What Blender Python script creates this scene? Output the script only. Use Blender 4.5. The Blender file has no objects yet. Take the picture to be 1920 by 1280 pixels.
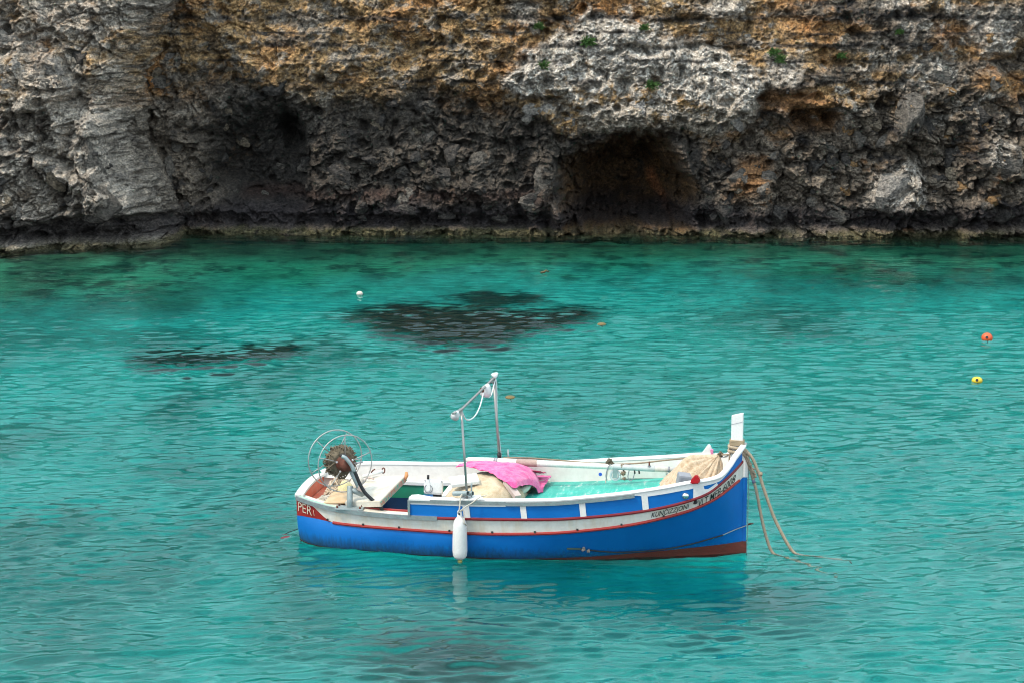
import bpy, bmesh, math, random
import numpy as np
from mathutils import Vector, Matrix, Euler

random.seed(7)
rng = np.random.default_rng(11)
S = bpy.context.scene
COL = S.collection
PI = math.pi

# ------------------------------------------------------------------ camera
CAMH = 6.81
cam_d = bpy.data.cameras.new('camera')
cam_d.sensor_width = 36.0
cam_d.lens = 70.0
cam_d.clip_start = 0.1
cam_d.clip_end = 3000
cam = bpy.data.objects.new('camera', cam_d)
COL.objects.link(cam)
cam.location = (0, 0, CAMH)
cam.rotation_euler = (math.radians(90 - 10.5), 0, 0)
S.camera = cam

# ------------------------------------------------------------------ sky, sun, exposure
SUN_EL, SUN_AZ = 57.0, 240.0        # azimuth: compass-like, 180 = behind the camera
w = bpy.data.worlds.new('World')
S.world = w
w.use_nodes = True
nt = w.node_tree
nt.nodes.clear()
o_ = nt.nodes.new('ShaderNodeOutputWorld')
bg = nt.nodes.new('ShaderNodeBackground')
sky = nt.nodes.new('ShaderNodeTexSky')
sky.sky_type = 'NISHITA'
sky.sun_disc = False
sky.sun_elevation = math.radians(SUN_EL)
sky.sun_rotation = math.radians(SUN_AZ - 20)
sky.air_density = 1.0
sky.dust_density = 3.0
hs = nt.nodes.new('ShaderNodeHueSaturation')
hs.inputs['Saturation'].default_value = 0.6      # thin overcast whitens the sky
nt.links.new(sky.outputs[0], hs.inputs['Color'])
# a bright broken overcast layer over the blue
stc = nt.nodes.new('ShaderNodeTexCoord')
smp = nt.nodes.new('ShaderNodeMapping'); smp.inputs['Scale'].default_value = (1.6, 1.6, 4.0)
sno = nt.nodes.new('ShaderNodeTexNoise'); sno.inputs['Scale'].default_value = 1.7; sno.inputs['Detail'].default_value = 5
nt.links.new(stc.outputs['Generated'], smp.inputs[0]); nt.links.new(smp.outputs[0], sno.inputs['Vector'])
srp = nt.nodes.new('ShaderNodeValToRGB')
srp.color_ramp.elements[0].position = 0.3; srp.color_ramp.elements[0].color = (8.2, 10.8, 12.3, 1)
srp.color_ramp.elements[1].position = 0.7; srp.color_ramp.elements[1].color = (14.0, 15.9, 16.6, 1)
nt.links.new(sno.outputs[0], srp.inputs[0])
smx = nt.nodes.new('ShaderNodeMix'); smx.data_type = 'RGBA'; smx.inputs[0].default_value = 0.75
nt.links.new(hs.outputs[0], smx.inputs[6]); nt.links.new(srp.outputs[0], smx.inputs[7])
nt.links.new(smx.outputs[2], bg.inputs['Color'])
bg.inputs['Strength'].default_value = 0.112
nt.links.new(bg.outputs[0], o_.inputs['Surface'])

sd = bpy.data.lights.new('sun', 'SUN')
sd.energy = 2.4
sd.angle = math.radians(9)
sd.color = (1.0, 0.89, 0.73)
sun = bpy.data.objects.new('sun', sd)
COL.objects.link(sun)
_az = math.radians(SUN_AZ)
_el = math.radians(SUN_EL)
_d = Vector((math.sin(_az) * math.cos(_el), math.cos(_az) * math.cos(_el), math.sin(_el)))  # towards the sun
sun.rotation_euler = _d.to_track_quat('Z', 'Y').to_euler()
sky.sun_rotation = _az
sun.location = (0, 0, 40)

S.view_settings.view_transform = 'Standard'
S.view_settings.look = 'None'
S.view_settings.exposure = 0.26
S.view_settings.gamma = 1.0
S.view_settings.use_curve_mapping = False
S.cycles.use_denoising = True
S.cycles.pixel_filter_type = 'BLACKMAN_HARRIS'
S.cycles.filter_width = 1.05
S.cycles.max_bounces = 8
S.cycles.diffuse_bounces = 1
S.cycles.transmission_bounces = 6
S.cycles.caustics_refractive = True
S.cycles.caustics_reflective = True
S.cycles.sample_clamp_indirect = 6.0
S.cycles.use_adaptive_sampling = True
S.cycles.adaptive_threshold = 0.01

# ------------------------------------------------------------------ numpy noise
def _hash(ix, iy, iz, seed):
    h = (ix.astype(np.int64) * 374761393 + iy.astype(np.int64) * 668265263
         + iz.astype(np.int64) * 2147483647 + seed * 144269504) & 0xffffffff
    h = ((h ^ (h >> 13)) * 1274126177) & 0xffffffff
    h = h ^ (h >> 16)
    return (h & 0xffffff).astype(np.float32) / np.float32(0xffffff)

def vnoise(x, y, z=None, seed=0):
    """smooth noise, about -1..1"""
    if z is None:
        z = np.zeros_like(x)
    ix, iy, iz = np.floor(x), np.floor(y), np.floor(z)
    fx, fy, fz = x - ix, y - iy, z - iz
    ux, uy, uz = [f * f * f * (f * (f * 6 - 15) + 10) for f in (fx, fy, fz)]
    ix, iy, iz = ix.astype(np.int64), iy.astype(np.int64), iz.astype(np.int64)
    def g(dx, dy, dz):
        a = _hash(ix + dx, iy + dy, iz + dz, seed) * 2 - 1
        b = _hash(ix + dx, iy + dy, iz + dz, seed + 31) * 2 - 1
        c = _hash(ix + dx, iy + dy, iz + dz, seed + 57) * 2 - 1
        return a * (fx - dx) + b * (fy - dy) + c * (fz - dz)
    def lerp(a, b, t): return a + (b - a) * t
    v = lerp(lerp(lerp(g(0,0,0), g(1,0,0), ux), lerp(g(0,1,0), g(1,1,0), ux), uy),
             lerp(lerp(g(0,0,1), g(1,0,1), ux), lerp(g(0,1,1), g(1,1,1), ux), uy), uz)
    return v * 1.4

def fbm(x, y, oct=5, seed=0, gain=0.5, lac=2.03, ridged=False):
    a, s, t = 1.0, 0.0, 0.0
    for k in range(oct):
        n = vnoise(x, y, np.full_like(x, 0.37 + k * 3.1), seed + k * 7)
        if ridged:
            n = 1 - 2 * np.abs(n)
        s = s + a * n
        t += a
        a *= gain
        x = x * lac + 11.3
        y = y * lac + 7.7
    return s / t

def worley(x, y, seed=0):
    """F1, F2, cell hash a, offsets to the nearest point"""
    ix, iy = np.floor(x), np.floor(y)
    f1 = np.full(x.shape, 9.0, np.float32); f2 = f1.copy()
    ca = np.zeros_like(f1); ox = np.zeros_like(f1); oy = np.zeros_like(f1)
    for dx in (-1, 0, 1):
        for dy in (-1, 0, 1):
            cx, cy = ix + dx, iy + dy
            px = cx + _hash(cx, cy, cx * 0, seed); py = cy + _hash(cx, cy, cx * 0, seed + 5)
            ddx, ddy = x - px, y - py
            d = np.sqrt(ddx * ddx + ddy * ddy)
            near = d < f1
            f2 = np.where(near, f1, np.minimum(f2, d))
            ca = np.where(near, _hash(cx, cy, cx * 0, seed + 9), ca)
            ox = np.where(near, ddx, ox); oy = np.where(near, ddy, oy)
            f1 = np.where(near, d, f1)
    return f1, f2, ca, ox, oy

def sstep(a, b, x):
    t = np.clip((x - a) / (b - a), 0, 1)
    return t * t * (3 - 2 * t)

def poly_sd(px, py, pts):
    """signed distance to a polygon, positive inside"""
    pts = np.array(pts, float)
    n = len(pts)
    d = np.full(px.shape, 1e9); ins = np.zeros(px.shape, bool)
    for i in range(n):
        ax, ay = pts[i]; bx, by = pts[(i + 1) % n]
        ex, ey = bx - ax, by - ay
        t = np.clip(((px - ax) * ex + (py - ay) * ey) / (ex * ex + ey * ey), 0, 1)
        d = np.minimum(d, np.hypot(px - ax - t * ex, py - ay - t * ey))
        c = ((ay > py) != (by > py)) & (px < (bx - ax) * (py - ay) / (by - ay + 1e-12) + ax)
        ins ^= c
    return np.where(ins, d, -d)

# ------------------------------------------------------------------ mesh helpers
def tag(o, label=None, cat=None, group=None, kind=None):
    if label: o['label'] = label
    if cat: o['category'] = cat
    if group: o['group'] = group
    if kind: o['kind'] = kind
    return o

def link(name, me, mat=None, parent=None):
    o = bpy.data.objects.new(name, me)
    COL.objects.link(o)
    if mat is not None:
        me.materials.clear()
        me.materials.append(mat)
    if parent is not None:
        o.parent = parent
    return o

def mesh_from(name, V, F, smooth=False):
    me = bpy.data.meshes.new(name)
    me.from_pydata([tuple(map(float, v)) for v in V], [], [tuple(map(int, f)) for f in F])
    me.update()
    if smooth:
        me.polygons.foreach_set('use_smooth', [True] * len(me.polygons))
    return me

def grid_mesh(name, X, Y, Z, smooth=True, flip=False):
    """X, Y, Z: arrays (rows, cols)"""
    R, C = X.shape
    co = np.stack([X, Y, Z], -1).reshape(-1, 3).astype(np.float32)
    idx = np.arange(R * C).reshape(R, C)
    a, b, c, d = idx[:-1, :-1], idx[:-1, 1:], idx[1:, 1:], idx[1:, :-1]
    q = np.stack([a, d, c, b] if flip else [a, b, c, d], -1).reshape(-1, 4)
    me = bpy.data.meshes.new(name)
    me.vertices.add(len(co)); me.vertices.foreach_set('co', co.ravel())
    me.loops.add(q.size); me.loops.foreach_set('vertex_index', q.ravel().astype(np.int32))
    me.polygons.add(len(q))
    me.polygons.foreach_set('loop_start', np.arange(0, q.size, 4, dtype=np.int32))
    me.polygons.foreach_set('use_smooth', np.full(len(q), smooth, bool))
    me.update(calc_edges=True)
    return me

def set_color(me, rgb, name='tint'):
    at = me.color_attributes.new(name, 'FLOAT_COLOR', 'POINT')
    c = np.concatenate([rgb.reshape(-1, 3), np.ones((rgb.reshape(-1, 3).shape[0], 1))], 1).astype(np.float32)
    at.data.foreach_set('color', c.ravel())

def graded(segments):
    """[(x0, x1, step), ...] -> increasing coordinates"""
    out = []
    for a, b, s in segments:
        n = max(1, int(round((b - a) / s)))
        out += list(np.linspace(a, b, n, endpoint=False))
    out.append(segments[-1][1])
    return np.array(out)

# ------------------------------------------------------------------ material helper
class NT:
    def __init__(s, name):
        s.m = bpy.data.materials.new(name); s.m.use_nodes = True
        s.t = s.m.node_tree; s.t.nodes.clear()
        s.out = s.t.nodes.new('ShaderNodeOutputMaterial')
    def n(s, typ, **kw):
        nd = s.t.nodes.new(typ)
        for k, v in kw.items():
            if hasattr(nd, k) and k not in nd.inputs:
                setattr(nd, k, v)
            else:
                nd.inputs[k].default_value = v
        return nd
    def l(s, a, b): s.t.links.new(a, b)

def noise_tex(N, scale, detail=4, rough=0.55, coord=None, dist=0.0):
    t = N.n('ShaderNodeTexNoise')
    t.inputs['Scale'].default_value = scale
    t.inputs['Detail'].default_value = detail
    t.inputs['Roughness'].default_value = rough
    t.inputs['Distortion'].default_value = dist
    if coord is not None: N.l(coord, t.inputs['Vector'])
    return t

def ramp(N, src, stops):
    r = N.n('ShaderNodeValToRGB')
    el = r.color_ramp.elements
    while len(el) > 1: el.remove(el[-1])
    el[0].position = stops[0][0]; el[0].color = tuple(stops[0][1]) + (1,)
    for p, c in stops[1:]:
        e = el.new(p); e.color = tuple(c) + (1,)
    N.l(src, r.inputs[0])
    return r

def paint(name, col, rough=0.45, dirt=0.25, dirt_col=(0.25, 0.2, 0.14), scale=6.0, bump=0.08, metal=0.0, spec=0.5, fine=40.0, streak=None):
    """worn surface: base colour, patches of dirt, fine relief"""
    N = NT(name)
    tc = N.n('ShaderNodeTexCoord')
    co = tc.outputs['Object']
    if streak:
        mp = N.n('ShaderNodeMapping'); mp.inputs['Scale'].default_value = streak
        N.l(co, mp.inputs[0]); co2 = mp.outputs[0]
    else:
        co2 = co
    b = N.n('ShaderNodeBsdfPrincipled')
    b.inputs['Metallic'].default_value = metal
    b.inputs['Specular IOR Level'].default_value = spec
    t1 = noise_tex(N, scale, 6, 0.65, co2)
    r1 = ramp(N, t1.outputs[0], [(0.42, (0, 0, 0)), (0.72, (1, 1, 1))])
    t2 = noise_tex(N, fine, 3, 0.6, co)
    r2 = ramp(N, t2.outputs[0], [(0.35, (0.94, 0.94, 0.94)), (0.65, (1.03, 1.03, 1.03))])
    mul = N.n('ShaderNodeMix', data_type='RGBA', blend_type='MULTIPLY')
    mul.inputs[0].default_value = 1.0
    mul.inputs[6].default_value = tuple(col) + (1,)
    N.l(r2.outputs[0], mul.inputs[7])
    fac = N.n('ShaderNodeMath', operation='MULTIPLY'); fac.inputs[1].default_value = dirt
    N.l(r1.outputs[0], fac.inputs[0])
    mx = N.n('ShaderNodeMix', data_type='RGBA')
    N.l(fac.outputs[0], mx.inputs[0]); N.l(mul.outputs[2], mx.inputs[6]); mx.inputs[7].default_value = tuple(dirt_col) + (1,)
    N.l(mx.outputs[2], b.inputs['Base Color'])
    rr = N.n('ShaderNodeMapRange'); rr.inputs[3].default_value = max(0.05, rough - 0.1); rr.inputs[4].default_value = min(1, rough + 0.2)
    N.l(t1.outputs[0], rr.inputs[0]); N.l(rr.outputs[0], b.inputs['Roughness'])
    if bump:
        bp = N.n('ShaderNodeBump'); bp.inputs['Strength'].default_value = bump; bp.inputs['Distance'].default_value = 0.01
        N.l(t2.outputs[0], bp.inputs['Height']); N.l(bp.outputs[0], b.inputs['Normal'])
    N.l(b.outputs[0], N.out.inputs['Surface'])
    return N.m

# ------------------------------------------------------------------ the cliff
def WX(px): return (px - 960) / 71.6            # metres along the wall at its distance
def WZ(py): return (440 - py) * 0.01387

def P(*pts): return [(WX(a), WZ(b)) for a, b in pts]

def cliff_depth(x, z, detail=True):
    """how far the rock stands out towards the bay, and the masks that colour it"""
    wx = x + 0.35 * fbm(x * 0.8, z * 0.8, 4, 3) + 0.10 * fbm(x * 4, z * 4, 3, 13)
    wz = z + 0.30 * fbm(x * 0.8, z * 0.8, 4, 23) + 0.10 * fbm(x * 4, z * 4, 3, 33)
    M = {}
    # left buttress, nearer than the rest of the wall
    edge = np.interp(z, [-1, 0.0, 0.6, 2.5, 4.0, 6.5], [-9.1, -9.1, -9.2, -9.9, -10.0, -8.8])
    M['buttress'] = sstep(0.55, -0.40, wx - edge)
    D = 2.6 * M['buttress'] + 0.7 * sstep(-10.0, -13.5, x)
    D += 0.6 * sstep(3.4, 2.4, z) * sstep(-9.2, -12.5, x) * 0
    # broad relief
    D += 0.55 * fbm(x * 0.22, z * 0.3, 4, 41) + 0.42 * fbm(wx * 0.62, wz * 0.62, 3, 43, ridged=True) + 0.22 * fbm(wx * 1.3, wz * 1.1, 3, 44, ridged=True)
    D += 0.35 * sstep(2.0, 9, x)
    # upper wall steps out over the dark lower wall
    led = np.interp(x, WX(np.array([0, 330, 480, 560, 700, 850, 960, 1050, 1400, 1600, 1920])),
                    WZ(np.array([260, 150, 150, 195, 200, 175, 190, 250, 250, 200, 180])))
    led = led + 0.55 * fbm(x * 0.9, z * 0.4, 4, 51)
    M['led'] = z - led
    up = sstep(-0.12, 0.35, z - led + 0.25 * fbm(x * 1.1, z * 1.6, 3, 53))
    M['up'] = up
    D += 0.42 * up * sstep(-9.5, -8, x) - 0.10 * np.clip(z - led, 0, 4)
    # pale outcrop over the cave
    sd = poly_sd(wx, wz, P((945, 150), (985, 100), (1090, 60), (1110, 25), (1180, 30), (1230, 70), (1330, 85), (1395, 110), (1410, 200), (1380, 245), (1290, 235), (1230, 250), (1150, 245), (1095, 225), (1055, 185), (985, 180)))
    sd = sd + 0.55 * fbm(x * 1.1, z * 1.5, 5, 61) + 0.22 * fbm(x * 4.4, z * 5.5, 3, 63)
    M['pale'] = sstep(-0.22, 0.12, sd)
    D += 0.42 * sstep(-0.25, 0.5, sd)
    for pts, am in ((P((1120, 92), (1180, 80), (1240, 84), (1330, 78), (1380, 90), (1300, 92), (1200, 100)), .55), (P((1225, 40), (1290, 26), (1340, 36), (1300, 46)), .5),
                   (P((1060, 130), (1090, 100), (1110, 120), (1085, 160)), .35), (P((1390, 205), (1420, 150), (1450, 190), (1420, 240)), .45), (P((975, 140), (1010, 150), (1000, 168), (960, 160)), .3), (P((1300, 180), (1330, 150), (1345, 190)), .3)):
        D -= am * sstep(-0.06, 0.16, poly_sd(wx, wz, pts) + 0.05 * fbm(x * 6, z * 8, 3, 65))
    # main cave
    sc = 0.30 * fbm(x * 1.3, z * 1.3, 3, 73) + 0.16 * fbm(x * 4.5, z * 4.5, 3, 75, ridged=True) - 0.03 + poly_sd(wx, wz, P((1048, 320), (1072, 282), (1112, 258), (1160, 236), (1198, 262), (1232, 244), (1268, 268), (1300, 318), (1318, 360), (1290, 400), (1310, 446), (1036, 446), (1066, 395), (1058, 350)))
    M['cave'] = sstep(-0.05, 0.4, sc)
    D -= 3.8 * sstep(-0.10, 1.1, sc)
    sc2 = poly_sd(wx, wz, P((1105, 440), (1108, 380), (1140, 355), (1180, 372), (1205, 400), (1208, 445)))
    D -= 0.5 * sstep(-0.2, 0.5, sc2)
    # the mouth is not one smooth arch: jambs and a hanging brow
    D += 0.7 * sstep(-0.1, 0.25, poly_sd(wx, wz, P((1262, 262), (1300, 262), (1306, 360), (1280, 345), (1268, 300))))
    D += 0.9 * sstep(-0.08, 0.2, poly_sd(wx, wz, P((1195, 440), (1210, 412), (1260, 405), (1310, 415), (1310, 446))))
    D += 0.7 * sstep(-0.08, 0.2, poly_sd(wx, wz, P((1040, 446), (1045, 392), (1080, 378), (1106, 395), (1108, 446))))
    M['macro'] = 2.6 * M['buttress'] - 3.8 * sstep(-0.10, 1.1, sc)
    # left cavern and its hole
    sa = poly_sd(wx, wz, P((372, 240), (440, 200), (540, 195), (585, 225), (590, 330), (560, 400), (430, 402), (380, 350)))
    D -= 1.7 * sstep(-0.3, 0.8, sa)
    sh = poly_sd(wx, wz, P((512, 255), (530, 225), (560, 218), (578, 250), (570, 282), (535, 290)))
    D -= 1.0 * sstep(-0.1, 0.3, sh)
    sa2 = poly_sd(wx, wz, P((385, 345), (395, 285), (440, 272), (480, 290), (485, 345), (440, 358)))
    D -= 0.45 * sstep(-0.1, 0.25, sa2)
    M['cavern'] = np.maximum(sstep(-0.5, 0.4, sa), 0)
    rib = fbm(wx * 1.5, wz * 0.33 + wx * 0.25, 3, 67, ridged=True)
    D += 0.34 * rib * M['buttress'] * sstep(4.2, 2.8, z)
    rib2 = fbm(wx * 1.9, wz * 0.4, 3, 69, ridged=True)
    D += 0.22 * rib2 * sstep(WX(700), WX(900), x) * (1 - up) 
    # slot on the right
    ss = poly_sd(x, z + 0.06 * fbm(x * 3, z * 0, 3, 71), P((1466, 218), (1480, 204), (1530, 196), (1562, 198), (1560, 232), (1520, 240), (1475, 236)))
    M['slot'] = sstep(-0.12, 0.05, ss)
    D -= 0.95 * sstep(-0.03, 0.06, ss) * sstep(WZ(245), WZ(214), z)
    sp = poly_sd(wx, wz, P((1440, 160), (1500, 110), (1560, 130), (1590, 200), (1560, 203), (1470, 205)))
    D += 0.35 * sstep(-0.2, 0.25, sp)
    # hollow between outcrop and right wall, small dark hole in the outcrop
    D -= 0.6 * sstep(-0.05, 0.15, poly_sd(wx, wz, P((1150, 150), (1165, 143), (1180, 152), (1178, 172), (1160, 176))))
    # right edge: diagonal overhang
    so = (wz - WZ(60)) - (WX(1920) - wx) * -0.55
    dg = poly_sd(wx, wz, P((1850, 118), (1930, 40), (2100, 20), (2100, 235), (1930, 235), (1880, 170)))
    D -= 0.8 * sstep(-0.1, 0.3, dg)
    M['diag'] = sstep(-0.1, 0.2, dg)
    # right wall blocks area
    M['blocks'] = sstep(WX(1380), WX(1500), x) * sstep(WZ(150), WZ(200), z)
    for pts, amt in ((P((1655, 262), (1662, 205), (1690, 170), (1718, 190), (1722, 240), (1690, 275)), 0.5),
                     (P((1812, 330), (1810, 268), (1850, 248), (1900, 262), (1920, 300), (1900, 335), (1850, 345)), 0.6),
                     (P((1610, 390), (1625, 300), (1680, 285), (1722, 330), (1735, 390), (1700, 410)), 0.45),
                     (P((1005, 395), (1000, 340), (985, 290), (1035, 278), (1052, 320), (1048, 392)), 0.4),
                     (P((1340, 440), (1345, 330), (1400, 310), (1440, 345), (1440, 440)), 0.3),
                     (P((1800, 445), (1790, 380), (1850, 352), (1925, 345), (1925, 445)), 0.35),
                     (P((70, 445), (90, 395), (170, 350), (150, 300), (230, 290), (285, 395), (270, 412), (90, 420)), 0.55),
                     (P((30, 130), (60, 100), (150, 92), (180, 140), (150, 200), (60, 190)), 0.55),
                     (P((170, 330), (180, 260), (210, 200), (240, 215), (262, 300), (285, 390), (200, 380)), 0.55)):
        D += amt * sstep(-0.12, 0.22, poly_sd(wx, wz, pts))
    # blocks at three sizes: each one a tilted facet
    blk = (1 - 0.55 * M['pale']) * np.clip(0.45 + 0.8 * fbm(x * 0.35, z * 0.5, 3, 81) + 0.5 * M['blocks'] - 0.15 * up * (1 - M['pale']) + 0.25 * M['buttress'], 0.12, 1.1)
    crack = np.zeros_like(x)
    for sc_, amp, sdn in ((1.05, 0.30, 5), (2.3, 0.19, 15), (5.0, 0.10, 25), (11.0, 0.05, 35)):
        f1, f2, ca, ox, oy = worley(wx * sc_, wz * sc_ * 1.15, sdn)
        ta, tb = _hash(ca * 9999, ca * 77, ca * 0, 3) - 0.5, _hash(ca * 9999, ca * 77, ca * 0, 4) - 0.75
        D += blk * amp * ((ca - 0.5) * 1.1 + 1.5 * ta * ox + 1.7 * tb * oy)
        e = sstep(0.10, 0.0, f2 - f1)
        D -= blk * amp * 0.55 * e
        crack = np.maximum(crack, e * (0.9 if sc_ < 6 else 0.4))
    # bedding: thin ledges with undercuts, mainly in the ochre upper wall
    zz = z + 0.22 * fbm(x * 0.6, z * 0.5, 5, 91) + 0.02 * x * 0.3
    for fr, am in ((1.3, 0.13), (3.7, 0.045), (9.7, 0.008)):
        s_ = zz * fr + 0.6 * fbm(x * 0.5 * fr * 0.4, z * 0 + fr, 3, 95)
        saw = s_ - np.floor(s_)
        on = sstep(0.0, 0.35, fbm(x * 0.7, z * fr * 0.9, 3, int(97 + fr)) + 0.25 * up - 0.1)
        prof = np.where(saw < 0.82, saw / 0.82, (1 - saw) / 0.18)
        D += am * on * (prof - 0.4)
    M['bed'] = zz
    # solution pits
    f1, f2, ca, _, _ = worley(wx * 2.1, wz * 2.6, 48)
    D -= 0.30 * (ca > 0.55) * sstep(0.42, 0.12, f1) * sstep(0.25, 0.5, blk + 0.2)
    f1, f2, ca, _, _ = worley(wx * 5.2, wz * 6.5, 49)
    D -= 0.11 * (ca > 0.45) * sstep(0.45, 0.10, f1)
    # rough skin
    r1 = fbm(wx * 2.2, wz * 2.6, 6, 101, 0.6, ridged=True)
    D += 0.20 * r1
    if detail:
        r2 = fbm(wx * 9, wz * 11, 4, 111, 0.62, ridged=True)
        D += 0.075 * r2
        M['skin'] = 0.5 * r1 + 0.5 * r2
        f1, f2, ca, _, _ = worley(wx * 16, wz * 19, 45)
        lump = (0.6 - f1)
        D += 0.045 * lump * (0.5 + 1.6 * M['pale'] + 0.7 * M['buttress'])
        f1, f2, ca, _, _ = worley(wx * 6.5, wz * 8, 47)
        D += 0.10 * (0.6 - f1) * (M['pale'] + 0.4 * M['buttress'])
        M['lump'] = lump
        D += 0.03 * fbm(x * 30, z * 34, 2, 121)
    else:
        M['skin'] = r1; M['lump'] = r1
    # sea notch and the algae shelf at the waterline
    zn = z + 0.05 * fbm(x * 1.7, x * 0, 3, 131)
    lip = 0.45 + 0.35 * M['buttress'] * sstep(-12.8, -10.5, x)
    D -= (0.28 + 0.55 * M['buttress']) * sstep(lip + 0.14, lip - 0.05, zn) * sstep(0.10, 0.30, zn)
    D += (0.09 + 0.12 * fbm(x * 1.3, x * 0, 3, 137)) * sstep(0.28, 0.08, zn)
    D = np.where(z < 0, D + np.clip(-z, 0, 5) * 0.35, D)
    M['crack'] = crack
    # leans back above what the photograph shows
    D = D - 0.45 * np.clip(z - 6.6, 0, 20)
    return D, M

def mixc(a, b, t):
    return a + (np.array(b, float) - a) * t[..., None]

def cliff_color(x, z, D, M):
    xn = x + 0.8 * M['macro']
    n1 = fbm(xn * 0.7, z * 0.9, 5, 201); n2 = fbm(xn * 2.4, z * 3.0, 5, 211, 0.6)
    n3 = fbm(xn * 9, z * 12, 4, 221, 0.65); n4 = fbm(x * 0.35, z * 1.6, 4, 231); n5 = fbm(xn*20, z*24, 2, 235)
    sk = M['skin']
    C = np.zeros(x.shape + (3,)) + np.array((0.098, 0.076, 0.058))       # dark grey brown
    C = mixc(C, (0.20, 0.165, 0.132), sstep(0.0, 0.45, n2 + 0.6 * sk))
    C = mixc(C, (0.045, 0.041, 0.041), sstep(0.0, 0.4, -n2 + 0.5 * n1 - 0.05))
    C = mixc(C, (0.04, 0.037, 0.036), 0.75 * M['cavern'])  # shade of the left recess painted into the rock colour
    # warm earth in the lower wall
    C = mixc(C, (0.20, 0.125, 0.07), 0.8 * sstep(0.06, 0.36, n3 * 0.6 + n1 * 0.9 - 0.22 * sk - 0.02))
    # ochre upper wall
    och = sstep(-0.25, 0.25, M['led'] + 0.9 * n1 + 0.5 * n2 + 0.05) * sstep(-0.1, 0.25, 0.35 + n4 * 1.1 - 0.25 * sstep(3, 9, x) - 0.5 * M['buttress'] * sstep(3.0, 5.0, -z + 8))
    yel = np.zeros_like(C) + np.array((0.42, 0.27, 0.13))
    yel = mixc(yel, (0.43, 0.205, 0.075), sstep(-0.1, 0.4, n1))
    yel = mixc(yel, (0.36, 0.30, 0.22), sstep(0.0, 0.4, n2 - n1 * 0.5 + n3 * .3))
    yel = mixc(yel, (0.13, 0.095, 0.065), 0.8 * sstep(0.10, 0.40, n4 * 0.8 + n3 * 0.6 - n2 * 0.3))
    t = och * sstep(0.26, -0.06, sk * 0.7 + n3 * 0.7 + n2 * 0.75 - 0.40 - 0.45 * n4 - 0.3 * n1)
    C = C + (yel - C) * (t * 0.95)[..., None]
    # orange pockets on the right
    org = sstep(WX(1250), WX(1450), x) * sstep(0.10, 0.34, n2 * 0.9 + n1 * 0.6 - 0.3 * sk)
    C = mixc(C, (0.36, 0.175, 0.075), org * 0.9)
    for pts in (P((1365, 365), (1390, 300), (1440, 300), (1430, 345), (1375, 370)), P((1400, 170), (1500, 165), (1560, 190), (1470, 200)), P((1480, 238), (1480, 214), (1565, 208), (1565, 238))):
        C = mixc(C, (0.36, 0.18, 0.075), 0.8 * sstep(-0.25, 0.2, poly_sd(x, z, pts) + 0.25 * n2))
    # weathered grey-white crust
    lump = M['lump']
    pale = np.maximum(M['pale'] * sstep(-0.14, 0.14, n2 * 0.9 + sk * 0.35 + 0.9 * n1 + 0.08),
                      M['buttress'] * 0.85 * sstep(-0.3, 0.25, n1 * 0.6 + n2 + 0.3 * sk + 0.02))
    for pts in (P((1420, 150), (1440, 100), (1490, 105), (1480, 150)), P((1720, 130), (1730, 110), (1780, 125), (1775, 150)), P((1340, 220), (1360, 195), (1405, 190), (1390, 225)),
                P((1660, 60), (1680, 40), (1730, 45), (1720, 60)), P((1620, 390), (1640, 320), (1720, 300), (1730, 380)), P((950, 30), (960, 0), (1010, 10), (1000, 40)),
                P((1330, 20), (1340, 0), (1400, 5), (1380, 30)), P((1640, 0), (1650, 15), (1710, 5), (1690, -10)), P((1800, 30), (1890, 30), (1880, 90), (1830, 100)), P((1830, 290), (1850, 262), (1880, 268), (1870, 300))):
        pale = np.maximum(pale, 0.9 * sstep(-0.2, 0.15, poly_sd(x, z, pts) + 0.3 * n2 + 0.1 * sk))
    far_pale = sstep(0.22, 0.45, n2 * 0.9 - n1 * 0.3 + 0.3 * sk) * (0.45 + 0.4 * sstep(-1, 3, x)) * sstep(2.0, 3.4, z)
    pale = np.maximum(pale, far_pale)
    pc = np.zeros_like(C) + np.array((0.36, 0.32, 0.275))
    pc = mixc(pc, (0.66, 0.61, 0.56), sstep(-0.05, 0.35, n3 * 0.6 + n5 * 0.5 + lump * 0.5) * np.clip(M['pale'] + 0.45 + 0.3 * sstep(0, 3, x), 0, 1))
    pc = mixc(pc, (0.12, 0.098, 0.075), sstep(0.0, 0.3, -n3 * 0.9 - n2 * 0.5 - sk * 0.35 - 0.06))
    pc = mixc(pc, (0.24, 0.19, 0.13), M['pale'] * sstep(WZ(170), WZ(225), z) * 0.55)
    C = C + (pc - C) * pale[..., None]
    # black crust of the recessed lower wall and of the ledges
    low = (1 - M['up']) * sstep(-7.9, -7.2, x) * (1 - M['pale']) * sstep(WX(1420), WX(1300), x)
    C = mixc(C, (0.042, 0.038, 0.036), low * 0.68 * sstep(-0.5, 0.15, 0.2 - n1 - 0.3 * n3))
    # thin dark bedding lines
    for zc, hw in ((WZ(32), 0.06), (WZ(82), 0.05), (WZ(60), 0.03), (WZ(150), 0.05), (WZ(112), 0.03)):
        zl = zc + 0.10 * fbm(x * 0.5, x * 0, 4, int(abs(zc * 100)))
        C = mixc(C, (0.045, 0.04, 0.038), 0.85 * sstep(hw * 1.8, hw * 0.4, np.abs(z - zl)) * sstep(-0.15, 0.15, fbm(x * 1.1, z * 2, 3, int(zc * 50))) * (1 - M['buttress']) )
    # cave floor and walls: brown earth
    cv = np.zeros_like(C) + np.array((0.14, 0.08, 0.038))
    cv = mixc(cv, (0.20, 0.105, 0.038), sstep(0.0, 0.45, n2 + n1))
    cv = mixc(cv, (0.05, 0.04, 0.032), sstep(0.1, 0.5, -n2 + 0.3 * n3))
    C = C + (cv - C) * (M['cave'] * 0.9)[..., None]
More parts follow.
